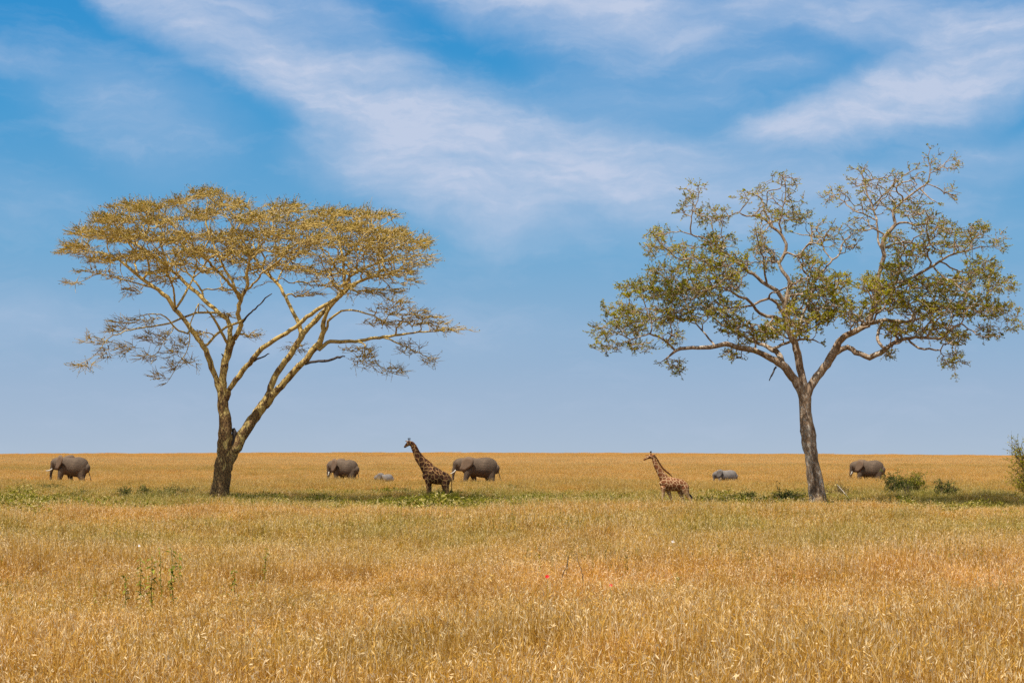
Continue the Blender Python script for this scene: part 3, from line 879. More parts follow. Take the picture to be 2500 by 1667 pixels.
T.limb_('M5b', 'M5', C_(3, (1352, 648, 7), (1310, 605, 6), (1290, 545, 6), (1240, 530, 5), (1150, 510, 4)), 5.0)
T.limb_('M5c', 'M5', C_(3, (1250, 780, 8), (1310, 800, 7), (1370, 780, 6), (1430, 760, 4)), 5.5)
T.limb_('R', 'trunk', C_(4, (580, 560, 80), (602, 500, 70), (640, 450, 68), (690, 370, 68), (740, 300, 67), (788, 230, 72), (825, 170, 66), (845, 120, 56), (890, 72, 52), (960, 42, 50), (1020, 10, 47)) +
        C_(3, (1545, 968, 26), (1572, 880, 22), (1588, 800, 21), (1592, 740, 19), (1610, 680, 19), (1620, 630, 19), (1616, 560, 18), (1645, 510, 18), (1680, 470, 16), (1668, 425, 13), (1668, 395, 12), (1700, 360, 11),
                 (1760, 312, 9), (1810, 280, 8), (1850, 240, 6), (1862, 180, 5), (1850, 110, 3), (1862, 75, 2)), 1.0)
T.limb_('Ra', 'R', C_(3, (1620, 610, 12), (1592, 560, 10), (1588, 500, 9), (1580, 440, 9), (1560, 370, 8), (1532, 310, 7), (1520, 250, 6), (1500, 190, 4)), 3.5)
T.limb_('Rb', 'Ra', C_(3, (1582, 445, 8), (1530, 420, 7), (1460, 392, 6), (1400, 340, 5), (1330, 310, 3)), 4.5)
T.limb_('Rc', 'R', C_(3, (1680, 470, 11), (1730, 455, 9), (1790, 470, 8), (1850, 460, 6), (1920, 480, 4), (1970, 520, 3)), -2.0)
T.limb_('Rd', 'R', C_(3, (1618, 590, 11), (1660, 570, 10), (1700, 560, 9), (1760, 562, 8), (1830, 580, 7), (1900, 560, 5), (1990, 570, 4)), 4.0)
T.limb_('Re', 'R', C_(3, (1585, 820, 16), (1640, 785, 15), (1740, 752, 14), (1800, 725, 13), (1860, 690, 12), (1910, 660, 11), (1960, 630, 9), (2030, 610, 7), (2100, 590, 5), (2200, 575, 3)), -2.5)
T.limb_('Rf', 'Re', C_(3, (1880, 690, 9), (1930, 740, 8), (2000, 780, 7), (2060, 830, 5), (2130, 850, 3)), -4.0)
T.limb_('Rg', 'Re', C_(3, (1920, 662, 8), (1990, 700, 7), (2060, 720, 6), (2150, 700, 4), (2210, 740, 3)), -1.0)
T.limb_('Rh', 'Re', C_(3, (2030, 610, 6), (2080, 550, 5), (2060, 490, 4), (2130, 480, 3)), -3.0)
T.limb_('Ri', 'Ra', C_(3, (1560, 370, 7), (1630, 300, 6), (1700, 230, 5), (1780, 180, 4)), 2.5)
T.limb_('Rj', 'R', C_(3, (1810, 280, 7), (1850, 320, 6), (1900, 355, 4)), 0.0)
T.limb_('Rk', 'R', C_(3, (1860, 200, 5), (1920, 170, 4), (1960, 130, 3), (2030, 140, 2)), 1.5)
T.limb_('Rl', 'R', C_(3, (1540, 985, 20), (1600, 970, 19), (1660, 970, 18), (1740, 975, 15), (1800, 960, 11), (1860, 930, 8), (1950, 900, 6), (2040, 880, 5), (2150, 890, 4), (2260, 940, 3)), -1.0)
T.limb_('Rm', 'Rl', C_(3, (1610, 975, 16), (1590, 1030, 14), (1592, 1070, 14), (1612, 1105, 13), (1640, 1110, 10)), -2.5)
T.limb_('Rn', 'Rl', C_(3, (1690, 985, 12), (1708, 1030, 12), (1712, 1075, 11), (1680, 1092, 8)), -2.0)
T.limb_('R2', 'R', C_(4, (830, 200, 54), (868, 178, 46), (910, 162, 43), (960, 182, 45), (1020, 220, 45), (1100, 250, 42), (1160, 226, 40), (1220, 190, 37), (1262, 150, 33), (1330, 112, 30)) +
        C_(3, (1760, 1055, 15), (1840, 1060, 13), (1910, 1060, 11), (1960, 1020, 10), (2020, 985, 8), (2062, 1010, 6), (2130, 1050, 5), (2205, 1050, 3)), -3.0)
T.limb_('R2b', 'R2', C_(3, (1745, 1060, 11), (1800, 1110, 10), (1860, 1115, 9), (1915, 1120, 7), (1932, 1090, 6), (1990, 1095, 4), (1982, 1170, 3), (1992, 1240, 2)), -4.0)

pads2 = [(650, 300, 70, 50, .55), (600, 380, 80, 60, .6), (720, 430, 90, 60, .7), (450, 520, 70, 40, .8), (430, 600, 70, 36, .8), (540, 600, 90, 45, .8), (740, 570, 90, 55, 1.2), (650, 670, 130, 55, 1.3),
         (480, 720, 100, 50, 1.1), (830, 680, 100, 60, 1.2), (350, 810, 110, 50, 1.4), (500, 820, 120, 60, 1.4), (650, 800, 130, 60, 1.3), (800, 770, 100, 60, 1.2), (250, 920, 110, 45, 1.2),
         (150, 1020, 80, 45, 1.0), (300, 1000, 110, 45, 1.1), (450, 950, 120, 55, 1.2), (600, 930, 120, 60, 1.2), (780, 900, 120, 60, 1.2), (190, 1110, 80, 30, 1.0), (350, 1110, 90, 26, .9),
         (540, 1195, 50, 34, 1.0), (520, 1060, 80, 26, .8), (850, 1000, 100, 50, 1.1), (980, 1030, 80, 45, 1.3), (1050, 1010, 70, 50, 1.5), (830, 1140, 45, 36, .8), (920, 1110, 50, 40, .6),
         (1090, 240, 80, 45, .6), (950, 310, 100, 50, .6), (1130, 340, 80, 60, .6), (1150, 430, 80, 50, .9), (1020, 420, 80, 45, .8), (970, 560, 50, 90, .7), (1010, 650, 60, 60, .7), (1190, 640, 50, 50, .7),
         (1250, 700, 90, 60, 1.0), (1200, 800, 80, 60, 1.1), (1300, 860, 110, 65, 1.5), (1350, 780, 110, 55, 1.2), (1250, 950, 110, 60, 1.7), (1400, 900, 90, 60, 1.2), (1140, 900, 50, 80, 1.2), (1180, 1010, 60, 40, 1.4),
         (1330, 510, 120, 60, .45), (1420, 570, 100, 60, .5), (1480, 480, 80, 50, .45), (1280, 560, 80, 50, .55), (1400, 330, 90, 50, .5), (1500, 220, 80, 60, .5), (1600, 280, 120, 70, .5), (1750, 230, 130, 70, .5),
         (1870, 130, 70, 50, .5), (1970, 160, 70, 40, .5), (1950, 290, 50, 36, .5), (1560, 380, 100, 50, .5), (1750, 390, 110, 60, .7), (1850, 450, 100, 60, .7), (1950, 500, 80, 50, .7), (1700, 550, 80, 50, .7),
         (1780, 620, 110, 50, .9), (1900, 580, 120, 55, .8), (2050, 560, 90, 60, .8), (2120, 500, 60, 36, .7), (2210, 570, 50, 40, .7), (1700, 700, 80, 50, 1.4), (1680, 800, 110, 60, 1.6), (1550, 780, 70, 65, 1.1),
         (1850, 790, 110, 60, 1.1), (1980, 790, 110, 60, 1.3), (2120, 700, 100, 60, 1.2), (2220, 780, 80, 50, 1.2), (1600, 880, 110, 55, 1.4), (1780, 900, 120, 55, 1.2), (1950, 900, 120, 60, 1.3), (2100, 900, 110, 60, 1.3),
         (2230, 920, 70, 40, 1.1), (2290, 970, 50, 40, 1.0), (2150, 1020, 70, 34, 1.0), (1480, 960, 80, 45, 1.2), (1700, 1010, 110, 36, 1.2), (1880, 1000, 110, 45, 1.2), (1990, 1050, 80, 45, 1.1), (1990, 1180, 60, 50, .9), (1640, 1145, 26, 22, .7)]
A = []; DNS = []
for (cx, cy, rx, ry, dn) in pads2:
    u = (cx - 1200) / 1200.0
    hd = 6.0 * math.sqrt(max(0.05, 1 - u * u))
    n = int(rx * ry / 260) + 7
    reps = (-0.6, 0.0, 0.55) if dn > 1.0 else (-0.4, 0.4) if dn > 0.65 else (rg.uniform(-0.3, 0.4),)
    for layer in reps:
        dc = hd * (layer + rg.uniform(-0.2, 0.2))
        pts = pad_points(conv2, 3, D2, cx + rg.uniform(-20, 20), cy + rg.uniform(-12, 12), rx, ry, dc, n, dr=1.4)
        A += pts; DNS += [(p, dn) for p in pts]
T.grow(A, bf=0.12, step=0.24, maxr=0.2, crook=0.06)
T.radii(0.020, 2.35)
base2 = W(1997, 1247, D2); base2[2] = 0
t2 = empty('savanna_tree', base2, 'grey barked tree with a twisted trunk and open green crown, right of the giraffes', 'tree')
m_bark2, nt = newmat('grey_lichen_bark')
pos = N(nt, 'ShaderNodeNewGeometry').outputs['Position']
n1 = noise(nt, mapping(nt, pos, scale=(1, 1, 0.35)), 2.6, 5, 0.65, 0.4)
n2 = noise(nt, mapping(nt, pos, scale=(1, 1, 0.6), loc=(9, 2, 4)), 6.5, 5, 0.7)
brown = ramp(nt, n1, [(0.3, (0.13, 0.080, 0.048)), (0.5, (0.28, 0.19, 0.12)), (0.7, (0.42, 0.31, 0.20))])
li = mrange(nt, math_(nt, 'ADD', n2, math_(nt, 'MULTIPLY', n1, 0.35)), 0.68, 0.82)
colb = mixc(nt, li, brown, (0.50, 0.44, 0.36))
finish(nt, colb, 0.9, 0, spec=0.08, bump=math_(nt, 'ADD', n2, math_(nt, 'MULTIPLY', n1, 2.5)), bstr=0.9, bdist=0.06)
m_twig2 = plain('grey_brown_twig', (0.34, 0.225, 0.12), 0.9)
m_leaf2 = leaf_mat('olive_tree_leaf', [(0, (0.06, 0.068, 0.005)), (0.35, (0.22, 0.22, 0.007)), (0.7, (0.48, 0.43, 0.016)), (0.95, (0.66, 0.54, 0.04)), (1, (0.68, 0.38, 0.06))], 0.5)
AP = np.array([p for p, _ in DNS]); AD = np.array([d for _, d in DNS])
def dens2(p):
    d = ((AP - p) ** 2).sum(1)
    return float(AD[int(np.argmin(d))])
def tone2(p):
    return 0.45 + 0.12 * math.sin(p[0] * 0.9 + p[2] * 1.3) + 0.1 * math.sin(p[1] * 1.1)
link('trunk', T.wood(base2), t2, m_bark2)
tw, cr = T.sprays(base2, 0.034, 5, 0.44, 0.015, 0.105, 8.6, 0.60, 0.05, dens2, tone2, mid=0.5)
link('twigs', tw, t2, m_twig2)
link('crown', cr, t2, m_leaf2)
stub(T, 'L', C_(4, (325, 325, 16), (302, 368, 13), (282, 400, 13), (265, 442, 8)), -0.2, conv2, base2, t2)
# second stem fused to the trunk gives the twisted fold
mb = MB()
Q = catmull([[*W(*conv2(4, x, y, 1)[:2], D2 - dd), w / 3.408 / F * D2 / 2] for x, y, w, dd in
             [(695, 1560, 100, .3), (692, 1480, 86, .34), (690, 1380, 80, .34), (680, 1280, 72, .32), (660, 1180, 62, .3), (638, 1080, 60, .26), (628, 980, 66, .22), (618, 900, 62, .2), (604, 820, 50, .1)]], 0.15)
P = Q[:, :3] + np.random.default_rng(3).normal(0, 0.008, (len(Q), 3))
tube(mb, P, Q[:, 3], 14, tone=1.0)
link('trunk_fold', mb.mesh('trunk_fold', base2), t2, m_bark2)

# ------------------------------------------------------------------ animals
def sweep(mb, pts, seg=16, y0=0.0):
    """closed tube with elliptical rings: (x, z, half height, half width[, y])"""
    R = []
    for p in pts:
        y = p[4] if len(p) > 4 else 0.0
        R.append([p[0], y + y0, p[1], p[2], p[3]])
    R = catmull(R, 0.06)
    P = R[:, :3]; Tn = np.gradient(P, axis=0)
    vs = []
    ang = np.linspace(0, 2 * math.pi, seg, endpoint=False)
    Y = np.array([0, 1.0, 0])
    rings = []
    def ring(c, t, rh, rw):
        t = t / (np.linalg.norm(t) + 1e-9)
        n = np.cross(t, Y); n /= (np.linalg.norm(n) + 1e-9)
        return c + (np.cos(ang) * rw)[:, None] * Y + (np.sin(ang) * rh)[:, None] * n
    t0 = Tn[0] / np.linalg.norm(Tn[0]); t1_ = Tn[-1] / np.linalg.norm(Tn[-1])
    for a in (0.9, 0.65, 0.35):
        r = math.sqrt(1 - a * a)
        rings.append(ring(P[0] - t0 * R[0, 3] * a * 0.7, t0, R[0, 3] * r, R[0, 4] * r))
    for i in range(len(P)): rings.append(ring(P[i], Tn[i], R[i, 3], R[i, 4]))
    for a in (0.35, 0.65, 0.9):
        r = math.sqrt(1 - a * a)
        rings.append(ring(P[-1] + t1_ * R[-1, 3] * a * 0.7, t1_, R[-1, 3] * r, R[-1, 4] * r))
    m = len(rings); f = []
    for i in range(m - 1):
        for j in range(seg):
            j2 = (j + 1) % seg
            f.append((i * seg + j, i * seg + j2, (i + 1) * seg + j2, (i + 1) * seg + j))
    f.append(tuple((m - 1) * seg + j for j in range(seg))); f.append(tuple(reversed(range(seg))))
    mb.add(np.concatenate(rings), f)

def plate(mb, poly, yfun, th):
    """thick bulging sheet (an ear) from an outline in x,z"""
    n = len(poly); P = np.array(poly, float)
    c = P.mean(0)
    vs = []
    for s in (-1, 1):
        for r, q in ((1.0, 0.35), (0.6, 1.0)):
            for p in P:
                x, z = c + (p - c) * r
                vs.append((x, yfun(x, z) + s * th * q / 2, z))
        vs.append((c[0], yfun(*c) + s * th / 2, c[1]))
    f = []
    m = 2 * n + 1
    for k in range(2):
        o = k * m
        for j in range(n):
            j2 = (j + 1) % n
            q = (o + j, o + j2, o + n + j2, o + n + j); t = (o + n + j, o + n + j2, o + 2 * n)
            f.append(q if k == 0 else q[::-1]); f.append(t if k == 0 else t[::-1])
    for j in range(n):
        j2 = (j + 1) % n
        f.append((j2, j, m + j, m + j2))
    mb.add(vs, f)

def fuse(name, mb, voxel, smooth=4):
    """one continuous skin from the overlapping volumes"""
    me = mb.mesh(name + '_raw')
    o = bpy.data.objects.new(name + '_raw', me); C.objects.link(o)
    r = o.modifiers.new('r', 'REMESH'); r.mode = 'VOXEL'; r.voxel_size = voxel; r.use_smooth_shade = True
    s = o.modifiers.new('s', 'SMOOTH'); s.iterations = smooth; s.factor = 0.5
    bpy.context.view_layer.update()
    dg = bpy.context.evaluated_depsgraph_get()
    out = bpy.data.meshes.new_from_object(o.evaluated_get(dg))
    out.name = name
    bpy.data.objects.remove(o); bpy.data.meshes.remove(me)
    out.polygons.foreach_set('use_smooth', [True] * len(out.polygons))
    return out

m_ele, nt = newmat('elephant_hide')
tc = N(nt, 'ShaderNodeTexCoord').outputs['Object']
n1 = noise(nt, tc, 1.3, 4, 0.6)
n2 = noise(nt, mapping(nt, tc, scale=(1, 1, 2.2)), 9, 5, 0.7)
vz = N(nt, 'ShaderNodeTexVoronoi'); vz.feature = 'DISTANCE_TO_EDGE'; vz.inputs['Scale'].default_value = 12; nt.links.new(tc, vz.inputs['Vector'])
c = ramp(nt, n1, [(0.3, (0.072, 0.047, 0.028)), (0.7, (0.155, 0.106, 0.066))])
c = mixc(nt, 1.0, c, ramp(nt, n2, [(0.3, (0.62, 0.60, 0.58)), (0.7, (1.2, 1.18, 1.18))]), 'MULTIPLY')
finish(nt, c, 0.8, 0, bump=math_(nt, 'ADD', n2, math_(nt, 'MULTIPLY', vz.outputs['Distance'], 0.8)), bstr=0.8, bdist=0.04)
m_elecalf, nt = newmat('calf_hide')
tc = N(nt, 'ShaderNodeTexCoord').outputs['Object']
c = ramp(nt, noise(nt, tc, 2.0, 4, 0.6), [(0.3, (0.12, 0.10, 0.085)), (0.7, (0.20, 0.172, 0.148))])
finish(nt, c, 0.8, 0, bump=noise(nt, tc, 12, 5, 0.7), bstr=0.6, bdist=0.03)
m_ear = plain('elephant_ear_hide', (0.175, 0.115, 0.073), 0.9)
m_tusk = plain('ivory', (0.58, 0.53, 0.44), 0.55)
m_eye = plain('dark_eye', (0.012, 0.01, 0.009), 0.2)
m_tuft = plain('black_tail_hair', (0.018, 0.013, 0.011), 0.9)

def rotp(p, a, c):
    x, z = p[0] - c[0], p[1] - c[1]
    return (c[0] + x * math.cos(a) - z * math.sin(a), c[1] + x * math.sin(a) + z * math.cos(a)) + tuple(p[2:])

def ball(mb, c, r):
    V = []; f = []
    for i in range(1, 6):
        th = math.pi * i / 6
        for j in range(10):
            ph = 2 * math.pi * j / 10
            V.append((c[0] + r * math.sin(th) * math.cos(ph), c[1] + r * math.sin(th) * math.sin(ph), c[2] + r * math.cos(th)))
    for i in range(4):
        for j in range(10):
            f.append((i * 10 + j, (i + 1) * 10 + j, (i + 1) * 10 + (j + 1) % 10, i * 10 + (j + 1) % 10))
    f.append(tuple(range(10))); f.append(tuple(reversed(range(40, 50))))
    mb.add(V, f)

def elephant(px, gy, hpx, yaw, label, head=0.0, headscale=1.0, tusk=1.0, tuskang=0.0, ear=0.0, earlift=0.0, stride=1.0, tail=True, mat=None, squash=1.0):
    k = 235.0
    def c(x, y): return ((x - 1650) / k, (1237 - y) / k)
    def S(lst):
        out = []
        for q in lst:
            x, z = c(q[0], q[1])
            out.append((x * squash, z, q[2] / k, q[3]) + ((q[4],) if len(q) > 4 else ()))
        return out
    piv = c(1420, 760); piv = (piv[0] * squash, piv[1])
    def HD(lst):
        o = []
        for q in S(lst):
            q2 = (piv[0] + (q[0] - piv[0]) * headscale, piv[1] + (q[1] - piv[1]) * headscale, q[2] * headscale, q[3] * headscale) + tuple(q[4:])
            o.append(rotp(q2, head, piv))
        return o
    mb = MB()
    sweep(mb, S([(1440, 800, 150, .46), (1520, 795, 185, .58), (1640, 808, 187, .68), (1760, 815, 205, .73), (1860, 817, 213, .72), (1950, 829, 198, .64), (2020, 842, 158, .50), (2055, 850, 100, .34)]), 24)
    sweep(mb, S([(1500, 790, 150, .45), (1420, 770, 140, .40), (1360, 755, 130, .38)]), 20)
    sweep(mb, HD([(1400, 745, 128, .38), (1330, 740, 122, .40), (1275, 738, 108, .36), (1248, 745, 84, .30), (1226, 790, 60, .24), (1203, 850, 45, .18), (1186, 910, 36, .14), (1178, 970, 29, .115),
                  (1177, 1040, 24, .10), (1184, 1110, 21, .09), (1200, 1165, 18, .08)]), 20)
    sweep(mb, HD([(1340, 830, 62, .24), (1290, 845, 46, .18), (1262, 856, 30, .11)]), 14)
    sw = stride
    def leg(pts, y):
        x0 = pts[0][0]
        q = [(x0 + (p[0] - x0) * sw, p[1], p[2], p[3], y) for p in pts]
        sweep(mb, S(q), 16)
    leg([(1490, 860, 95, .24), (1462, 960, 68, .22), (1435, 1060, 50, .19), (1420, 1150, 44, .18), (1412, 1210, 47, .19)], -0.36)
    leg([(1550, 880, 90, .24), (1585, 980, 62, .22), (1608, 1080, 46, .19), (1622, 1150, 42, .18), (1630, 1210, 46, .19)], 0.36)
    leg([(1935, 850, 125, .28), (1950, 1000, 82, .24), (1985, 1100, 50, .19), (1978, 1160, 45, .18), (1972, 1210, 48, .19)], -0.30)
    leg([(1915, 860, 120, .28), (1895, 1000, 80, .25), (1880, 1100, 48, .19), (1868, 1160, 44, .18), (1858, 1210, 48, .19)], 0.30)
    if tail:
        sweep(mb, S([(2050, 790, 14, .06), (2082, 822, 12, .05), (2100, 900, 11, .045), (2128, 1000, 10, .04), (2150, 1070, 10, .042)]), 8)
    outline = [(1375, 640), (1420, 606), (1480, 590), (1560, 604), (1596, 650), (1600, 710), (1578, 762), (1530, 808), (1460, 856), (1400, 890), (1345, 884), (1318, 878), (1312, 830), (1340, 755), (1362, 690)]
    outline = [(x, y - earlift * max(0, (x - 1375) / 225.0) * 40) for x, y in outline]
    ears_ = []
    for s in (-1, 1):
        po = HD([(x, y, 1, 1) for x, y in outline])
        x_at = HD([(1345, 740, 1, 1)])[0][0]
        em = MB(); ears_.append(em)
        plate(em, [(p[0], p[1]) for p in po], lambda x, z, s=s: s * (0.385 * headscale + (0.50 + ear) * max(-0.1, (x - x_at)) + 0.02 * math.sin(z * 14)), 0.06)
    sc = hpx / (F / D(gy)) / 2.69
    body = fuse('body', mb, 0.036, 3)
    d = D(gy)
    root = empty('elephant', ((px - 1250) / F * d, d, 0), label, 'elephant', rz=yaw)
    root.scale = (sc, sc, sc)
    link('body', body, root, mat or m_ele)
    for em in ears_: link('ear', em.mesh('ear'), root, mat or m_ear)
    if tusk > 0:
        for s in (-1, 1):
            tb = MB()
            q = HD([(1232, 862, 1, 1), (1200, 892, 1, 1), (1155, 914, 1, 1), (1108, 922, 1, 1)])
            o = q[0]
            q = [rotp((o[0] + (p[0] - o[0]) * tusk, o[1] + (p[1] - o[1]) * tusk), tuskang, o) for p in q]
            Pt = [(p[0], s * (0.20 + 0.035 * i), p[1]) for i, p in enumerate(q)]
            Q = catmull([[*a, r] for a, r in zip(Pt, (.055, .052, .04, .012))], 0.05)
            tube(tb, Q[:, :3], Q[:, 3], 10)
            link('tusk', tb.mesh('tusk'), root, m_tusk)
    for s in (-1, 1):
        eb = MB(); e = HD([(1262, 742, 1, 1)])[0]
        ball(eb, (e[0], s * 0.335 * headscale, e[1]), 0.035)
        link('eye', eb.mesh('eye'), root, m_eye)
    if tail:
        tb = MB(); e = S([(2150, 1065, 1, 1), (2158, 1110, 1, 1)])
        tube(tb, [(e[0][0], 0, e[0][1]), ((e[0][0] + e[1][0]) / 2, 0, (e[0][1] + e[1][1]) / 2), (e[1][0], 0, e[1][1])], [.045, .06, .015], 8)
        link('tail_tuft', tb.mesh('tail_tuft'), root, m_tuft)
    return root

elephant(172, 1189, 74, math.radians(-14), 'tusked elephant at far left, ears raised above its shoulders, left of the yellow barked tree', head=-0.05, tusk=1.15, tuskang=-0.18, earlift=1.4, ear=0.25, stride=1.1, squash=0.92)
elephant(838, 1188, 66, math.radians(-22), 'tusked elephant standing just ahead of the tiny calf', head=0.10, tusk=0.75, tuskang=0.75, ear=0.15, stride=0.3, squash=0.84, headscale=1.08)
elephant(938, 1191, 34, math.radians(-8), 'tiny grey elephant calf almost hidden in the grass', head=0.35, tusk=0, stride=0.4, squash=0.95, headscale=1.1, mat=m_elecalf)
elephant(1163, 1192, 76, math.radians(0), 'largest elephant, broad eared and tusked, walking behind the giraffe on the left', head=0.0, tusk=1.0, tuskang=0.12, ear=0.0)
elephant(1770, 1190, 43, math.radians(-4), 'young tuskless elephant between the walking giraffe and the grey barked tree', head=0.30, tusk=0.0, stride=0.8, squash=0.98, headscale=0.95, mat=m_elecalf)
elephant(2118, 1189, 66, math.radians(-20), 'tusked elephant to the right of the grey barked tree, beside the dark bushes', head=0.05, tusk=0.7, tuskang=0.55, ear=0.1, squash=0.86)

m_gir = {}
def giraffe_mat(name, pale, dark, scale, legz, inv):
    m, nt = newmat(name)
    tc = N(nt, 'ShaderNodeTexCoord').outputs['Object']
    wn = N(nt, 'ShaderNodeTexNoise'); wn.inputs['Scale'].default_value = 7; nt.links.new(tc, wn.inputs['Vector'])
    add = N(nt, 'ShaderNodeVectorMath', operation='MULTIPLY_ADD'); nt.links.new(wn.outputs['Color'], add.inputs[0])
    add.inputs[1].default_value = (0.09, 0.09, 0.09); nt.links.new(tc, add.inputs[2])
    v = N(nt, 'ShaderNodeTexVoronoi'); v.feature = 'DISTANCE_TO_EDGE'; v.inputs['Scale'].default_value = scale
    v.inputs['Randomness'].default_value = 0.85
    v.voronoi_dimensions = '2D'
    sp = N(nt, 'ShaderNodeSeparateXYZ'); nt.links.new(add.outputs[0], sp.inputs[0])
    cb = N(nt, 'ShaderNodeCombineXYZ')
    nt.links.new(math_(nt, 'ADD', sp.outputs[0], math_(nt, 'MULTIPLY', sp.outputs[1], 0.4)), cb.inputs[0])
    nt.links.new(math_(nt, 'ADD', math_(nt, 'MULTIPLY', sp.outputs[2], 0.85), math_(nt, 'MULTIPLY', sp.outputs[1], 0.3)), cb.inputs[1])
    nt.links.new(cb.outputs[0], v.inputs['Vector'])
    sx = N(nt, 'ShaderNodeSeparateXYZ'); nt.links.new(tc, sx.inputs[0])
    lowf = mrange(nt, sx.outputs[2], legz - 0.25, legz + 0.35)          # below: plain pale legs
    spot = mrange(nt, v.outputs['Distance'], 0.045 * inv, 0.09 * inv)
    spot = math_(nt, 'MULTIPLY', spot, mrange(nt, lowf, 0, 1, 0.25, 1))
    n1 = noise(nt, tc, 2.5, 3)
    dk = mixc(nt, n1, dark, (dark[0] * 1.9, dark[1] * 1.6, dark[2] * 1.3))
    c = mixc(nt, spot, pale, dk)
    finish(nt, c, 0.75, 0, bump=noise(nt, tc, 30, 3), bstr=0.2, bdist=0.01)
    return m
m_mane = plain('brown_mane', (0.12, 0.045, 0.018), 0.9)

def giraffe(px, gy, k, x0, gyc, sweeps, ears, oss, mane, tuft, tail, eye, label, mat, yaw=0.0):
    def c(x, y): return ((x - x0) / k, (gyc - y) / k)
    def S(l):
        o = []
        for q in l:
            x, z = c(q[0], q[1]); o.append((x, z, q[2] / k, q[3]) + tuple(q[4:]))
        return o
    mb = MB()
    for l in sweeps: sweep(mb, S(l), 16)
    for e in ears: sweep(mb, S(e), 10)
    for o_ in oss: sweep(mb, S(o_), 8)
    sweep(mb, S(tail), 8)
    body = fuse('body', mb, 0.024, 3)
    d = D(gy)
    root = empty('giraffe', ((px - 1250) / F * d, d, 0), label, 'giraffe', rz=yaw)
    sc = 1.0
    link('body', body, root, mat)
    mm = MB(); Q = catmull([[c(x, y)[0], 0, c(x, y)[1], r] for x, y, r in mane], 0.06)
    tube(mm, Q[:, :3], Q[:, 3], 6, rough=0.15, rng=np.random.default_rng(1))
    link('mane', mm.mesh('mane'), root, m_mane)
    tb = MB(); Q = catmull([[c(x, y)[0], 0, c(x, y)[1], r] for x, y, r in tuft], 0.05)
    tube(tb, Q[:, :3], Q[:, 3], 8, rough=0.12, rng=np.random.default_rng(2))
    link('tail_tuft', tb.mesh('tail_tuft'), root, m_tuft)
    for o_ in oss:
        e = S(o_)[-1]; b = MB(); ball(b, (e[0], e[4], e[1]), 0.042)
        link('horn_tip', b.mesh('horn_tip'), root, m_tuft)
    for s in (-1, 1):
        b = MB(); e = c(*eye[:2]); ball(b, (e[0], s * eye[2], e[1]), 0.024)
        link('eye', b.mesh('eye'), root, m_eye)
    return root

mg1 = giraffe_mat('giraffe_hide_dark', (0.54, 0.29, 0.095), (0.070, 0.026, 0.010), 4.4, 0.9, 1.0)
mg2 = giraffe_mat('giraffe_hide_pale', (0.58, 0.38, 0.19), (0.12, 0.042, 0.012), 5.4, 1.0, 0.85)
g1 = [[(585, 985, 75, .22), (640, 960, 140, .30), (720, 940, 180, .37), (800, 968, 180, .40), (900, 1002, 158, .38), (1000, 1015, 130, .33), (1075, 1032, 95, .27), (1118, 1045, 55, .16)],
      [(700, 880, 150, .28), (640, 815, 138, .23), (550, 702, 108, .16), (452, 590, 82, .13), (390, 462, 64, .11), (338, 350, 54, .10), (305, 290, 46, .09)],
      [(308, 272, 42, .09), (262, 275, 50, .11), (215, 302, 42, .09), (178, 335, 30, .07), (155, 356, 23, .06)],
      [(655, 1040, 75, .14, -.20), (652, 1170, 40, .10, -.20), (650, 1290, 30, .08, -.20), (655, 1350, 30, .08, -.20), (652, 1450, 19, .055, -.20), (655, 1580, 19, .055, -.20), (652, 1612, 26, .07, -.20)],
      [(685, 1040, 75, .14, .20), (690, 1170, 40, .10, .20), (695, 1290, 30, .08, .20), (700, 1350, 30, .08, .20), (697, 1450, 19, .055, .20), (698, 1580, 19, .055, .20), (696, 1612, 26, .07, .20)],
      [(1035, 1060, 105, .18, -.16), (1035, 1180, 72, .14, -.18), (1062, 1300, 44, .09, -.18), (1072, 1380, 30, .065, -.18), (1058, 1480, 21, .055, -.18), (1052, 1580, 20, .055, -.18), (1048, 1612, 26, .07, -.18)],
      [(1020, 1060, 95, .18, .16), (1000, 1180, 66, .14, .18), (1018, 1300, 42, .09, .18), (1030, 1380, 30, .065, .18), (1018, 1480, 21, .055, .18), (1012, 1580, 20, .055, .18), (1008, 1612, 26, .07, .18)]]
giraffe(1061.8, 1237, 357.0, 800, 1629, g1,
        [[(232, 242, 14, .03, .09), (200, 234, 18, .035, .14), (164, 224, 8, .015, .19)], [(300, 250, 14, .03, -.09), (320, 262, 18, .03, -.14), (338, 280, 8, .015, -.18)]],
        [[(243, 235, 11, .032, -.05), (236, 178, 9, .028, -.05)], [(262, 235, 11, .032, .05), (266, 176, 9, .028, .05)]],
        [(318, 240, .03), (375, 300, .045), (432, 405, .05), (490, 500, .05), (570, 592, .05), (660, 660, .045), (740, 722, .03), (790, 780, .01)],
        [(1148, 1270, .03), (1140, 1310, .075), (1132, 1350, .085), (1128, 1385, .02)],
        [(1120, 1020, 18, .05), (1150, 1060, 12, .035), (1158, 1150, 11, .03), (1150, 1280, 11, .03)],
        (252, 262, .105), 'dark patched giraffe standing in front of the largest elephant, legs in green herbs', mg1)
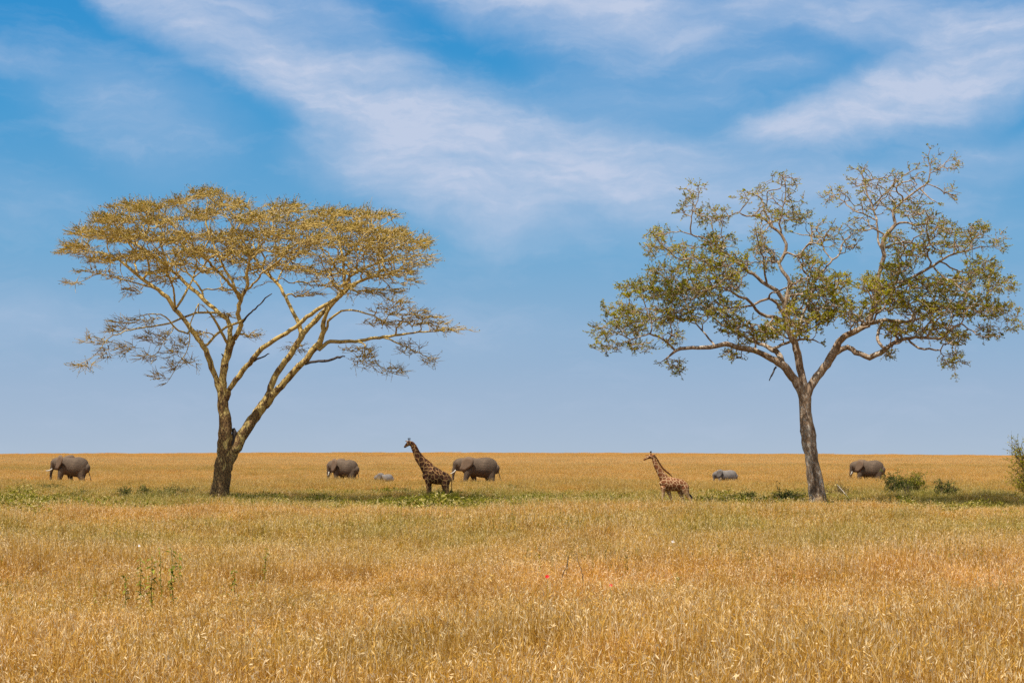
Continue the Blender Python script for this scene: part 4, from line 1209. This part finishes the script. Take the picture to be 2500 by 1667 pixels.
g2 = [[(560, 880, 55, .14), (610, 860, 110, .22), (690, 870, 140, .27), (780, 885, 150, .30), (870, 895, 142, .30), (960, 905, 130, .27), (1040, 925, 105, .23), (1095, 960, 70, .16)],
      [(660, 830, 130, .20), (600, 730, 92, .15), (530, 620, 72, .12), (465, 510, 58, .10), (425, 420, 48, .085), (398, 340, 42, .08)],
      [(400, 305, 42, .08), (350, 300, 46, .09), (300, 308, 40, .075), (250, 330, 30, .06), (205, 360, 22, .05), (188, 370, 16, .045)],
      [(600, 960, 62, .11, -.14), (602, 1060, 38, .08, -.16), (595, 1150, 27, .065, -.16), (578, 1210, 24, .06, -.16), (556, 1300, 15, .045, -.16), (538, 1420, 15, .045, -.16), (528, 1488, 20, .055, -.16)],
      [(690, 970, 66, .11, .14), (735, 1080, 42, .08, .16), (770, 1170, 28, .065, .16), (790, 1225, 25, .06, .16), (812, 1300, 16, .045, .16), (815, 1420, 16, .045, .16), (808, 1488, 20, .055, .16)],
      [(960, 960, 85, .14, .12), (975, 1070, 58, .11, .14), (1012, 1170, 34, .075, .14), (1040, 1230, 26, .06, .14), (1032, 1310, 18, .05, .14), (1022, 1420, 16, .045, .14), (1016, 1488, 20, .055, .14)],
      [(1050, 960, 95, .15, -.12), (1085, 1070, 66, .12, -.14), (1130, 1160, 34, .075, -.14), (1168, 1230, 26, .06, -.14), (1190, 1310, 18, .05, -.14), (1198, 1420, 16, .045, -.14), (1196, 1488, 20, .055, -.14)]]
giraffe(1550 + 800 / 8.711, 1253, 400.0, 800, 1507, g2,
        [[(395, 275, 12, .03, -.07), (425, 252, 18, .035, -.12), (455, 228, 7, .015, -.15)], [(300, 280, 12, .03, .08), (260, 272, 14, .03, .14), (210, 276, 7, .015, .19)]],
        [[(335, 265, 10, .03, -.04), (333, 200, 10, .03, -.04)], [(350, 262, 10, .03, .05), (346, 196, 10, .03, .05)]],
        [(425, 280, .03), (482, 368, .04), (542, 475, .045), (622, 576, .045), (720, 655, .04), (790, 722, .02)],
        [(1160, 1100, .03), (1182, 1135, .07), (1198, 1175, .085), (1196, 1215, .05), (1192, 1240, .01)],
        [(1110, 930, 18, .05), (1140, 1000, 11, .03), (1152, 1060, 10, .028), (1164, 1110, 10, .028)],
        (310, 290, .085), 'pale legged young giraffe walking in the open between the two trees', mg2)

# ------------------------------------------------------------------ shrubs and weeds
m_stem = plain('shrub_stem', (0.13, 0.09, 0.055), 0.9)
def shrub(px, gy, wm, hm, label, mat, nst, nleaf, leaf, seed, name='shrub', cat='shrub', group=None, ybr=0.6, clumps=6, twiggy=False):
    rng = np.random.default_rng(seed)
    d = D(gy); base = np.array([(px - 1250) / F * d, d, 0]); wm *= 1.25; hm *= 1.22
    root = empty(name, base, label, cat, group)
    st = MB(); lf = MB()
    cl = []
    for i in range(clumps):
        a = rng.uniform(0, 6.28); r = rng.uniform(0.1, 0.75)
        cl.append((np.array([math.cos(a) * r * wm / 2, math.sin(a) * r * wm / 2 * ybr, hm * rng.uniform(0.45, 0.85) * (1 - 0.45 * r)]), rng.uniform(0.28, 0.5)))
    tips = []
    for i in range(nst):
        cc, cr_ = cl[i % clumps]
        e = cc + rng.normal(0, 0.5, 3) * cr_ * np.array([wm / 2.2, wm / 2.2 * ybr, hm * 0.5]); e[2] = max(0.15, e[2])
        if twiggy: e = e * rng.uniform(0.9, 1.25)
        b = rng.normal(0, 0.06 * wm, 3); b[2] = 0
        m1 = b + (e - b) * 0.45 + np.array([*rng.normal(0, 0.06 * wm, 2), 0.12 * hm])
        tube(st, catmull([[*b, .02], [*m1, .014], [*e, .005]], 0.15)[:, :3], np.linspace(0.02, 0.005, len(catmull([[*b, .02], [*m1, .014], [*e, .005]], 0.15))), 4, cap=False)
        tips.append((m1, e))
        for _ in range(3):
            t = rng.uniform(0.3, 1); p = m1 + (e - m1) * t
            q = p + rng.normal(0, 0.14, 3) * hm
            if q[2] < 0.05: q[2] = 0.05
            tube(st, [p, (p + q) / 2 + rng.normal(0, 0.02, 3), q], [.008, .006, .003], 3, cap=False)
            tips.append((p, q))
    per = max(1, nleaf // len(tips))
    for (a, b) in tips:
        tn0 = rng.uniform(0.2, 0.8)
        for _ in range(per):
            t = rng.random() ** 0.6
            c0 = a + (b - a) * t + rng.normal(0, 0.06, 3)
            if c0[2] < 0.03: continue
            dd = rng.normal(0, 1, 3); dd /= np.linalg.norm(dd)
            s = np.cross(dd, rng.normal(0, 1, 3)); s /= np.linalg.norm(s)
            L = leaf * rng.uniform(0.6, 1.4); w = L * 0.28
            lf.add([c0, c0 + dd * L * .5 + s * w, c0 + dd * L, c0 + dd * L * .5 - s * w], [(0, 1, 2, 3)], float(np.clip(tn0 + rng.normal(0, .15), 0, 1)))
    link('stems', st.mesh('stems'), root, m_stem)
    if lf.n: link('foliage', lf.mesh('foliage', smooth=False), root, mat)
    return root

G1 = 'low dark shrubs left of the yellow barked tree'
shrub(312, 1232, 1.9, 1.05, 'low dark shrub, leftmost of the row leading to the yellow barked tree', m_dark, 34, 1500, .08, 1, group=G1)
shrub(352, 1230, 1.2, 1.15, 'low dark shrub with an upright spiky top, second from the left in its row', m_dark, 26, 1100, .08, 2, group=G1)
shrub(408, 1232, 2.2, 1.05, 'widest low green shrub of the row left of the yellow barked tree', m_dark, 40, 2000, .08, 3, group=G1)
shrub(458, 1227, 1.6, 1.0, 'low brownish shrub nearest the yellow barked trunk on its left', m_brownleaf, 34, 1300, .08, 4, group=G1)
shrub(128, 1214, 2.2, 1.15, 'olive shrub below the far left elephant', m_dark, 34, 1400, .08, 5)
shrub(190, 1230, 1.4, 0.8, 'small olive shrub between the far left elephant and the row of dark shrubs', m_dark, 20, 700, .08, 6)
shrub(940, 1224, 2.2, 1.05, 'leafy green bush below the tiny elephant calf', m_green, 40, 1600, .11, 7, cat='bush')
shrub(985, 1226, 1.4, 0.9, 'dark green bush just left of the standing giraffe', m_dark, 24, 900, .09, 8, cat='bush')
shrub(1256, 1218, 1.6, 1.15, 'dark green bush right of the largest elephant', m_dark, 28, 1200, .08, 9, cat='bush')
shrub(1830, 1236, 1.5, 1.0, 'green bush between the young elephant and the grey barked trunk', m_dark, 26, 900, .09, 10, cat='bush')
shrub(1915, 1240, 2.2, 1.15, 'broad green bush just left of the grey barked trunk', m_dark, 36, 1400, .09, 11, cat='bush')
shrub(2052, 1228, 2.8, 1.35, 'dry brown scrub bush just right of the grey barked trunk', m_brownleaf, 46, 900, .07, 12, cat='bush', twiggy=True)
shrub(2182, 1230, 2.4, 1.75, 'dark rounded bush below the tail of the elephant on the right', m_dark, 60, 4600, .085, 13, cat='bush', clumps=7)
shrub(2232, 1228, 2.3, 2.0, 'tallest bright green bush right of the dark rounded bush', m_green, 60, 4200, .085, 14, cat='bush', clumps=6)
shrub(2222, 1236, 0.9, 1.5, 'bare dead stem poking up between the two tall bushes', m_dark, 7, 30, .05, 15, name='dead_shrub', cat='dead shrub', twiggy=True)
shrub(2302, 1234, 2.2, 1.55, 'olive bush mixed with dry grass, rightmost of the bush cluster', m_dark, 44, 2000, .085, 16, cat='bush')
shrub(2460, 1238, 1.8, 0.9, 'low grey green bush at the foot of the edge shrub', m_dark, 26, 900, .08, 17, cat='bush')

# tall open shrub cut by the right edge of the photograph
def edge_shrub():
    rng = np.random.default_rng(91)
    d = D(1252); bx = (2562 - 1250) / F * d
    root = empty('shrub', (bx, d, 0), 'tall thin branched shrub with sparse leaves, cut by the right edge', 'shrub')
    st = MB(); lf = MB()
    for i in range(74):
        a = rng.uniform(-1.15, 1.15)
        L = rng.uniform(2.2, 4.7) * (1 - 0.25 * abs(a))
        b = np.array([rng.normal(0, .25), rng.normal(0, .25), 0])
        e = b + np.array([math.sin(a) * L * 0.85, rng.normal(0, .7), math.cos(a) * L + 0.2]); e[2] = max(0.5, e[2])
        m1 = b + (e - b) * 0.5 + np.array([math.sin(a) * 0.35, rng.normal(0, .15), 0.25])
        Q = catmull([[*b, .03], [*m1, .018], [*e, .006]], 0.2); Q[1:, :3] += rng.normal(0, .025, (len(Q) - 1, 3))
        tube(st, Q[:, :3], Q[:, 3], 5, cap=False)
        for j in range(2, len(Q)):
            for _ in range(3):
                p = Q[j, :3]; q = p + (e - b) / L * 0.2 + rng.normal(0, .32, 3)
                tube(st, [p, (p + q) / 2 + rng.normal(0, .03, 3), q], [.009, .007, .003], 3, cap=False)
                for _k in range(rng.poisson(6.5)):
                    c0 = p + (q - p) * rng.random() + rng.normal(0, .03, 3)
                    dd = rng.normal(0, 1, 3); dd /= np.linalg.norm(dd)
                    s = np.cross(dd, rng.normal(0, 1, 3)); s /= np.linalg.norm(s)
                    ll = rng.uniform(.05, .10)
                    lf.add([c0, c0 + dd * ll * .5 + s * ll * .3, c0 + dd * ll, c0 + dd * ll * .5 - s * ll * .3], [(0, 1, 2, 3)], float(rng.uniform(.15, .95)))
    link('stems', st.mesh('stems'), root, m_stem)
    link('foliage', lf.mesh('foliage', smooth=False), root, m_leaf2)
edge_shrub()

# pale dead stick leaning in the scrub
mb = MB()
d = D(1236)
Q = np.array([W(2043, 1182, d + 1), W(2055, 1195, d), W(2066, 1208, d - .5), W(2078, 1226, d - .8)])
tube(mb, Q - Q[-1], [.012, .018, .024, .03], 6)
o = link('dead_stick', mb.mesh('dead_stick'), None, plain('bleached_wood', (0.42, 0.36, 0.30), .9), loc=Q[-1])
tag(o, 'pale bleached stick leaning in the brown scrub right of the grey barked trunk', 'stick')

# foreground weeds: upright stalks with paired leaves
m_weed = leaf_mat('weed_leaf', [(0, (0.09, 0.11, 0.014)), (0.6, (0.20, 0.22, 0.026)), (1, (0.38, 0.36, 0.06))], .3)
def weed(px, gy, top, label, seed, group=None, big=1.0):
    rng = np.random.default_rng(seed); d = D(gy)
    root = empty('weed', ((px - 1250) / F * d, d, 0), label, 'weed', group)
    h = (gy - top) / F * d
    st = MB(); lf = MB()
    P = [np.array([0, 0, 0.0])]
    m = 9
    for i in range(1, m): P.append(np.array([rng.normal(0, .012), rng.normal(0, .012), 0]) + np.array([P[-1][0], P[-1][1], h * i / (m - 1)]))
    tube(st, P, np.linspace(.009, .004, m), 5)
    for i in range(2, m):
        for s in range(5):
            p = P[i] - (P[i] - P[i - 1]) * rng.random()
            a = rng.uniform(0, 6.28); dd = np.array([math.cos(a), math.sin(a), rng.uniform(-.9, .7)]); dd /= np.linalg.norm(dd)
            s_ = np.cross(dd, [0, 0, 1.0]); s_ /= np.linalg.norm(s_); L = rng.uniform(.06, .14) * big
            mid_ = p + dd * L * .55 + np.array([0, 0, .012])
            lf.add([p, mid_ + s_ * L * .22, p + dd * L + np.array([0, 0, -.02]), mid_ - s_ * L * .22], [(0, 1, 2, 3)], float(rng.uniform(.1, 1)))
    link('stem', st.mesh('stem'), root, m_weed)
    link('leaves', lf.mesh('leaves', smooth=False), root, m_weed)
GW = 'leafy green weeds standing in the foreground grass at left'
weed(341, 1525, 1358, 'leafy green weed stalk, first from the left of the foreground group', 1, GW)
weed(368, 1535, 1352, 'tallest leafy green weed stalk of the foreground group at left, with leaves bunched low', 2, GW, 1.2)
weed(393, 1512, 1340, 'thin dark weed stalk in the middle of the foreground group at left', 3, GW, .7)
weed(423, 1528, 1342, 'leafy green weed stalk second from the right of the foreground group at left', 4, GW, 1.1)
weed(438, 1502, 1354, 'leafy green weed stalk, first from the right of the foreground group at left', 5, GW)
weed(305, 1540, 1400, 'faint green weed stalk standing apart, left of the foreground weed group', 6, None, .8)
weed(573, 1505, 1382, 'faint green weed stalk below the yellow barked trunk', 7, None, .8)
weed(655, 1475, 1335, 'slim green weed stalk right of and below the yellow barked trunk', 8, None, .8)
weed(1657, 1495, 1400, 'slim green weed stalk in the grass below the walking giraffe', 9, None, .7)
weed(1395, 1475, 1430, 'low green weed right of the brighter red flower', 10, None, 1.2)

def flower(px, gy, py, col, r, label, seed, cat='flower', petals=5):
    rng = np.random.default_rng(seed); d = D(gy)
    root = empty('flower', ((px - 1250) / F * d, d, 0), label, cat)
    h = (gy - py) / F * d
    st = MB(); tube(st, [(0, 0, 0), (.01, .01, h * .5), (0, 0, h)], [.005, .004, .003], 5)
    link('stem', st.mesh('stem'), root, m_weed)
    pt = MB()
    for i in range(petals):
        a = i * 2 * math.pi / petals; u = np.array([math.cos(a), math.sin(a) * .6 - .2, math.sin(a) * .8 + .2])
        u /= np.linalg.norm(u); s = np.cross(u, [0, -1, .3]); s /= np.linalg.norm(s)
        c0 = np.array([0, -.01, h])
        pt.add([c0, c0 + u * r * .6 + s * r * .5 + [0, -.01, 0], c0 + u * r * 1.05, c0 + u * r * .6 - s * r * .5 + [0, -.01, 0]], [(0, 1, 2, 3)])
    link('petals', pt.mesh('petals', smooth=False), root, col)
m_red = plain('red_petal', (0.80, 0.012, 0.010), .5, .2)
m_white = plain('white_petal', (0.85, 0.83, 0.80), .5, .2)
flower(1336, 1530, 1407, m_red, .042, 'bright red flower in the foreground grass, the left one of the two', 1)
flower(1491, 1548, 1428, m_red, .034, 'smaller red flower in the foreground grass, right of the bright one', 2)
flower(1643, 1418, 1322, m_white, .045, 'tiny white flower in the olive grass below the walking giraffe', 3)
flower(340, 1425, 1332, m_white, .035, 'tiny white flower above the leafy weed group at left', 4)

# grey dead twigs in the foreground
def twig(px, gy, pts, label, seed):
    d = D(gy); base = np.array([(px - 1250) / F * d, d, 0])
    Q = catmull([[*(W(x, y, d) - base), .014] for x, y in pts], .05)
    mb = MB(); tube(mb, Q[:, :3] + np.random.default_rng(seed).normal(0, .006, (len(Q), 3)), np.linspace(.012, .005, len(Q)), 5)
    tag(link('dead_twig', mb.mesh('dead_twig'), None, m_deadw, loc=base), label, 'twig', 'grey dead twigs between the red flowers')
twig(1368, 1500, [(1368, 1500), (1372, 1412), (1382, 1385), (1390, 1352)], 'grey dead twig leaning right, nearer the bright red flower', 1)
twig(1428, 1500, [(1428, 1500), (1422, 1400), (1414, 1380), (1408, 1350)], 'grey dead twig leaning left, nearer the smaller red flower', 2)
twig(1375, 1470, [(1384, 1470), (1386, 1420), (1385, 1390), (1387, 1360)], 'thin straight dead twig between the two leaning ones', 3)

# ------------------------------------------------------------------ light and sky
SUN_EL = math.radians(66); SUN_AZ = math.radians(-138)     # direction the light comes from, from +Y clockwise
sd = Vector((math.sin(SUN_AZ) * math.cos(SUN_EL), math.cos(SUN_AZ) * math.cos(SUN_EL), math.sin(SUN_EL)))
sun = bpy.data.lights.new('sun', 'SUN'); sun.energy = 4.8; sun.angle = math.radians(0.5); sun.color = (1.0, 0.95, 0.87)
so = bpy.data.objects.new('sun', sun); C.objects.link(so)
so.rotation_euler = sd.to_track_quat('Z', 'Y').to_euler()
so.location = (0, 0, 60)

world = bpy.data.worlds.new('World'); SC.world = world; world.use_nodes = True
nt = world.node_tree; nt.nodes.clear()
out = N(nt, 'ShaderNodeOutputWorld'); bg = N(nt, 'ShaderNodeBackground')
nt.links.new(bg.outputs[0], out.inputs[0])
tc = N(nt, 'ShaderNodeTexCoord').outputs['Generated']
sx = N(nt, 'ShaderNodeSeparateXYZ'); nt.links.new(tc, sx.inputs[0])
zc = math_(nt, 'MAXIMUM', sx.outputs[2], 0.0)
# clear sky
cz = N(nt, 'ShaderNodeCombineXYZ'); nt.links.new(sx.outputs[0], cz.inputs[0]); nt.links.new(sx.outputs[1], cz.inputs[1])
nt.links.new(math_(nt, 'ADD', math_(nt, 'MULTIPLY', zc, 4.0), 0.14), cz.inputs[2])
nv = N(nt, 'ShaderNodeVectorMath', operation='NORMALIZE'); nt.links.new(cz.outputs[0], nv.inputs[0])
sky = N(nt, 'ShaderNodeTexSky', sky_type='NISHITA'); sky.sun_disc = False
sky.sun_elevation = SUN_EL; sky.sun_rotation = SUN_AZ
sky.air_density = 1.0; sky.dust_density = 0.6; sky.ozone_density = 3.0
nt.links.new(nv.outputs[0], sky.inputs['Vector'])
# azimuth / elevation in thousandths of the lens: u to the right, v up
u = math_(nt, 'MULTIPLY', math_(nt, 'ARCTAN2', sx.outputs[0], sx.outputs[1]), 4.861)
hz = math_(nt, 'SQRT', math_(nt, 'ADD', math_(nt, 'MULTIPLY', sx.outputs[0], sx.outputs[0]), math_(nt, 'MULTIPLY', sx.outputs[1], sx.outputs[1])))
v = math_(nt, 'MULTIPLY', math_(nt, 'ARCTAN2', sx.outputs[2], hz), 4.861)
uv = N(nt, 'ShaderNodeCombineXYZ'); nt.links.new(u, uv.inputs[0]); nt.links.new(v, uv.inputs[1])
UV = uv.outputs[0]
wn = N(nt, 'ShaderNodeTexNoise'); wn.inputs['Scale'].default_value = 1.7; wn.inputs['Detail'].default_value = 7; wn.inputs['Roughness'].default_value = 0.58
nt.links.new(UV, wn.inputs['Vector'])
w0 = N(nt, 'ShaderNodeVectorMath', operation='SUBTRACT'); nt.links.new(wn.outputs['Color'], w0.inputs[0]); w0.inputs[1].default_value = (.5, .5, .5)
w1 = N(nt, 'ShaderNodeVectorMath', operation='MULTIPLY_ADD'); nt.links.new(w0.outputs[0], w1.inputs[0]); w1.inputs[1].default_value = (.36, .24, 0); nt.links.new(UV, w1.inputs[2])
WV = w1.outputs[0]
# clouds: (px, py, rx, ry, slope degrees (clockwise), strength)
clouds = [(300, 5, 210, 70, 36, .74), (450, 85, 230, 85, 34, .70), (640, 170, 280, 105, 26, .78), (860, 255, 320, 130, 20, .82), (1120, 345, 400, 150, 15, .86), (1400, 410, 460, 150, 9, .80), (1180, 515, 300, 90, 12, .72), (960, 430, 300, 90, 6, .60), (1700, 450, 420, 100, 2, .45),
          (2080, 295, 300, 74, -12, .95), (1900, 340, 200, 50, 6, .75), (2330, 235, 300, 100, -12, .85), (2130, 205, 230, 50, -22, .6), (2250, 95, 360, 60, 2, .72), (1480, 60, 360, 105, 10, .74), (1250, 10, 340, 75, 8, .60), (1900, 35, 560, 80, 2, .60), (2450, 130, 240, 150, -8, .6),
          (320, 300, 280, 120, 24, .40), (640, 50, 260, 60, 10, .40), (820, 60, 220, 70, 20, .30), (60, 790, 240, 70, 0, .25), (800, 800, 700, 70, 0, .20), (2000, 560, 600, 80, 0, .25), (50, 205, 140, 30, 6, .25), (2400, 400, 300, 50, 0, .35), (2000, 480, 500, 70, -3, .4), (1560, 235, 300, 60, 8, .34), (1850, 190, 260, 60, -6, .34), (100, 500, 200, 60, 10, .12)]
tot = None
for (cx, cy, rx, ry, sl, stg) in clouds:
    m = N(nt, 'ShaderNodeMapping', vector_type='TEXTURE')
    m.inputs['Location'].default_value = ((cx - 1250) / 1000, (1106 - cy) / 1000, 0)
    m.inputs['Rotation'].default_value = (0, 0, math.radians(-sl))
    m.inputs['Scale'].default_value = (rx / 1000 * 1.25, ry / 1000 * 1.5, 1)
    nt.links.new(WV, m.inputs['Vector'])
    ln = N(nt, 'ShaderNodeVectorMath', operation='LENGTH'); nt.links.new(m.outputs[0], ln.inputs[0])
    g = mrange(nt, ln.outputs['Value'], 1.0, 0.0, 0.0, stg, True)
    tot = g if tot is None else math_(nt, 'SUBTRACT', math_(nt, 'ADD', tot, g), math_(nt, 'MULTIPLY', tot, g))
streak = noise(nt, mapping(nt, WV, scale=(1.0, 3.2, 1), rot=(0, 0, math.radians(18))), 2.6, 9, 0.62)
fine = noise(nt, mapping(nt, WV, scale=(1.6, 5.0, 1), rot=(0, 0, math.radians(-16)), loc=(3, 1, 0)), 4.0, 7, 0.6)
tx = math_(nt, 'ADD', math_(nt, 'MULTIPLY', streak, 0.6), math_(nt, 'MULTIPLY', fine, 0.4))
txm = mrange(nt, tx, 0.38, 0.60, 0.62, 1.10)
cov = math_(nt, 'MULTIPLY', tot, txm)
high = mrange(nt, v, 1.25, 2.2, 0, 1, True)
wide = math_(nt, 'MULTIPLY', high, mrange(nt, streak, 0.40, 0.62, 0.45, .9))  # added cloud cover above the view, there to whiten the blue sky fill
cov = math_(nt, 'ADD', cov, wide)
cov = math_(nt, 'MINIMUM', math_(nt, 'ADD', cov, mrange(nt, tx, 0.5, 0.66, 0.0, 0.12)), 0.93)
hsv = N(nt, 'ShaderNodeHueSaturation'); hsv.inputs['Saturation'].default_value = 1.12; hsv.inputs['Value'].default_value = 1.0
nt.links.new(sky.outputs[0], hsv.inputs['Color'])
hz_f = mrange(nt, v, 0.0, 0.75, 0.72, 0.0)
low_sky = ramp(nt, mrange(nt, v, 0.0, 1.3), [(0.0, (3.2/6, 3.8/6, 4.6/6)), (0.12, (2.75/6, 3.65/6, 4.8/6)), (0.38, (1.35/6, 3.25/6, 5.15/6)), (0.65, (0.40/6, 2.55/6, 5.05/6)), (0.9, (0.07/6, 2.0/6, 4.8/6))])
low_sky = mixc(nt, 1.0, low_sky, (6.0, 6.0, 6.0), 'MULTIPLY')
clear = mixc(nt, mrange(nt, v, 1.2, 3.0, 0.85, 0.2), hsv.outputs[0], low_sky)
ccol = mixc(nt, mrange(nt, v, 1.15, 2.0), (4.1, 4.65, 5.9), (5.2, 5.1, 5.0))  # added overhead cloud kept whiter than the visible one, for less blue fill
colr = mixc(nt, cov, clear, ccol)
nt.links.new(colr, bg.inputs['Color'])
bg.inputs['Strength'].default_value = 0.1

SC.view_settings.view_transform = 'Standard'
SC.view_settings.look = 'None'
SC.view_settings.exposure = 0.42
SC.view_settings.gamma = 1.0
SC.cycles.use_denoising = False
SC.cycles.max_bounces = 6
SC.cycles.diffuse_bounces = 3
SC.cycles.transmission_bounces = 4
SC.cycles.transparent_max_bounces = 4
SC.cycles.caustics_reflective = False
SC.cycles.caustics_refractive = False
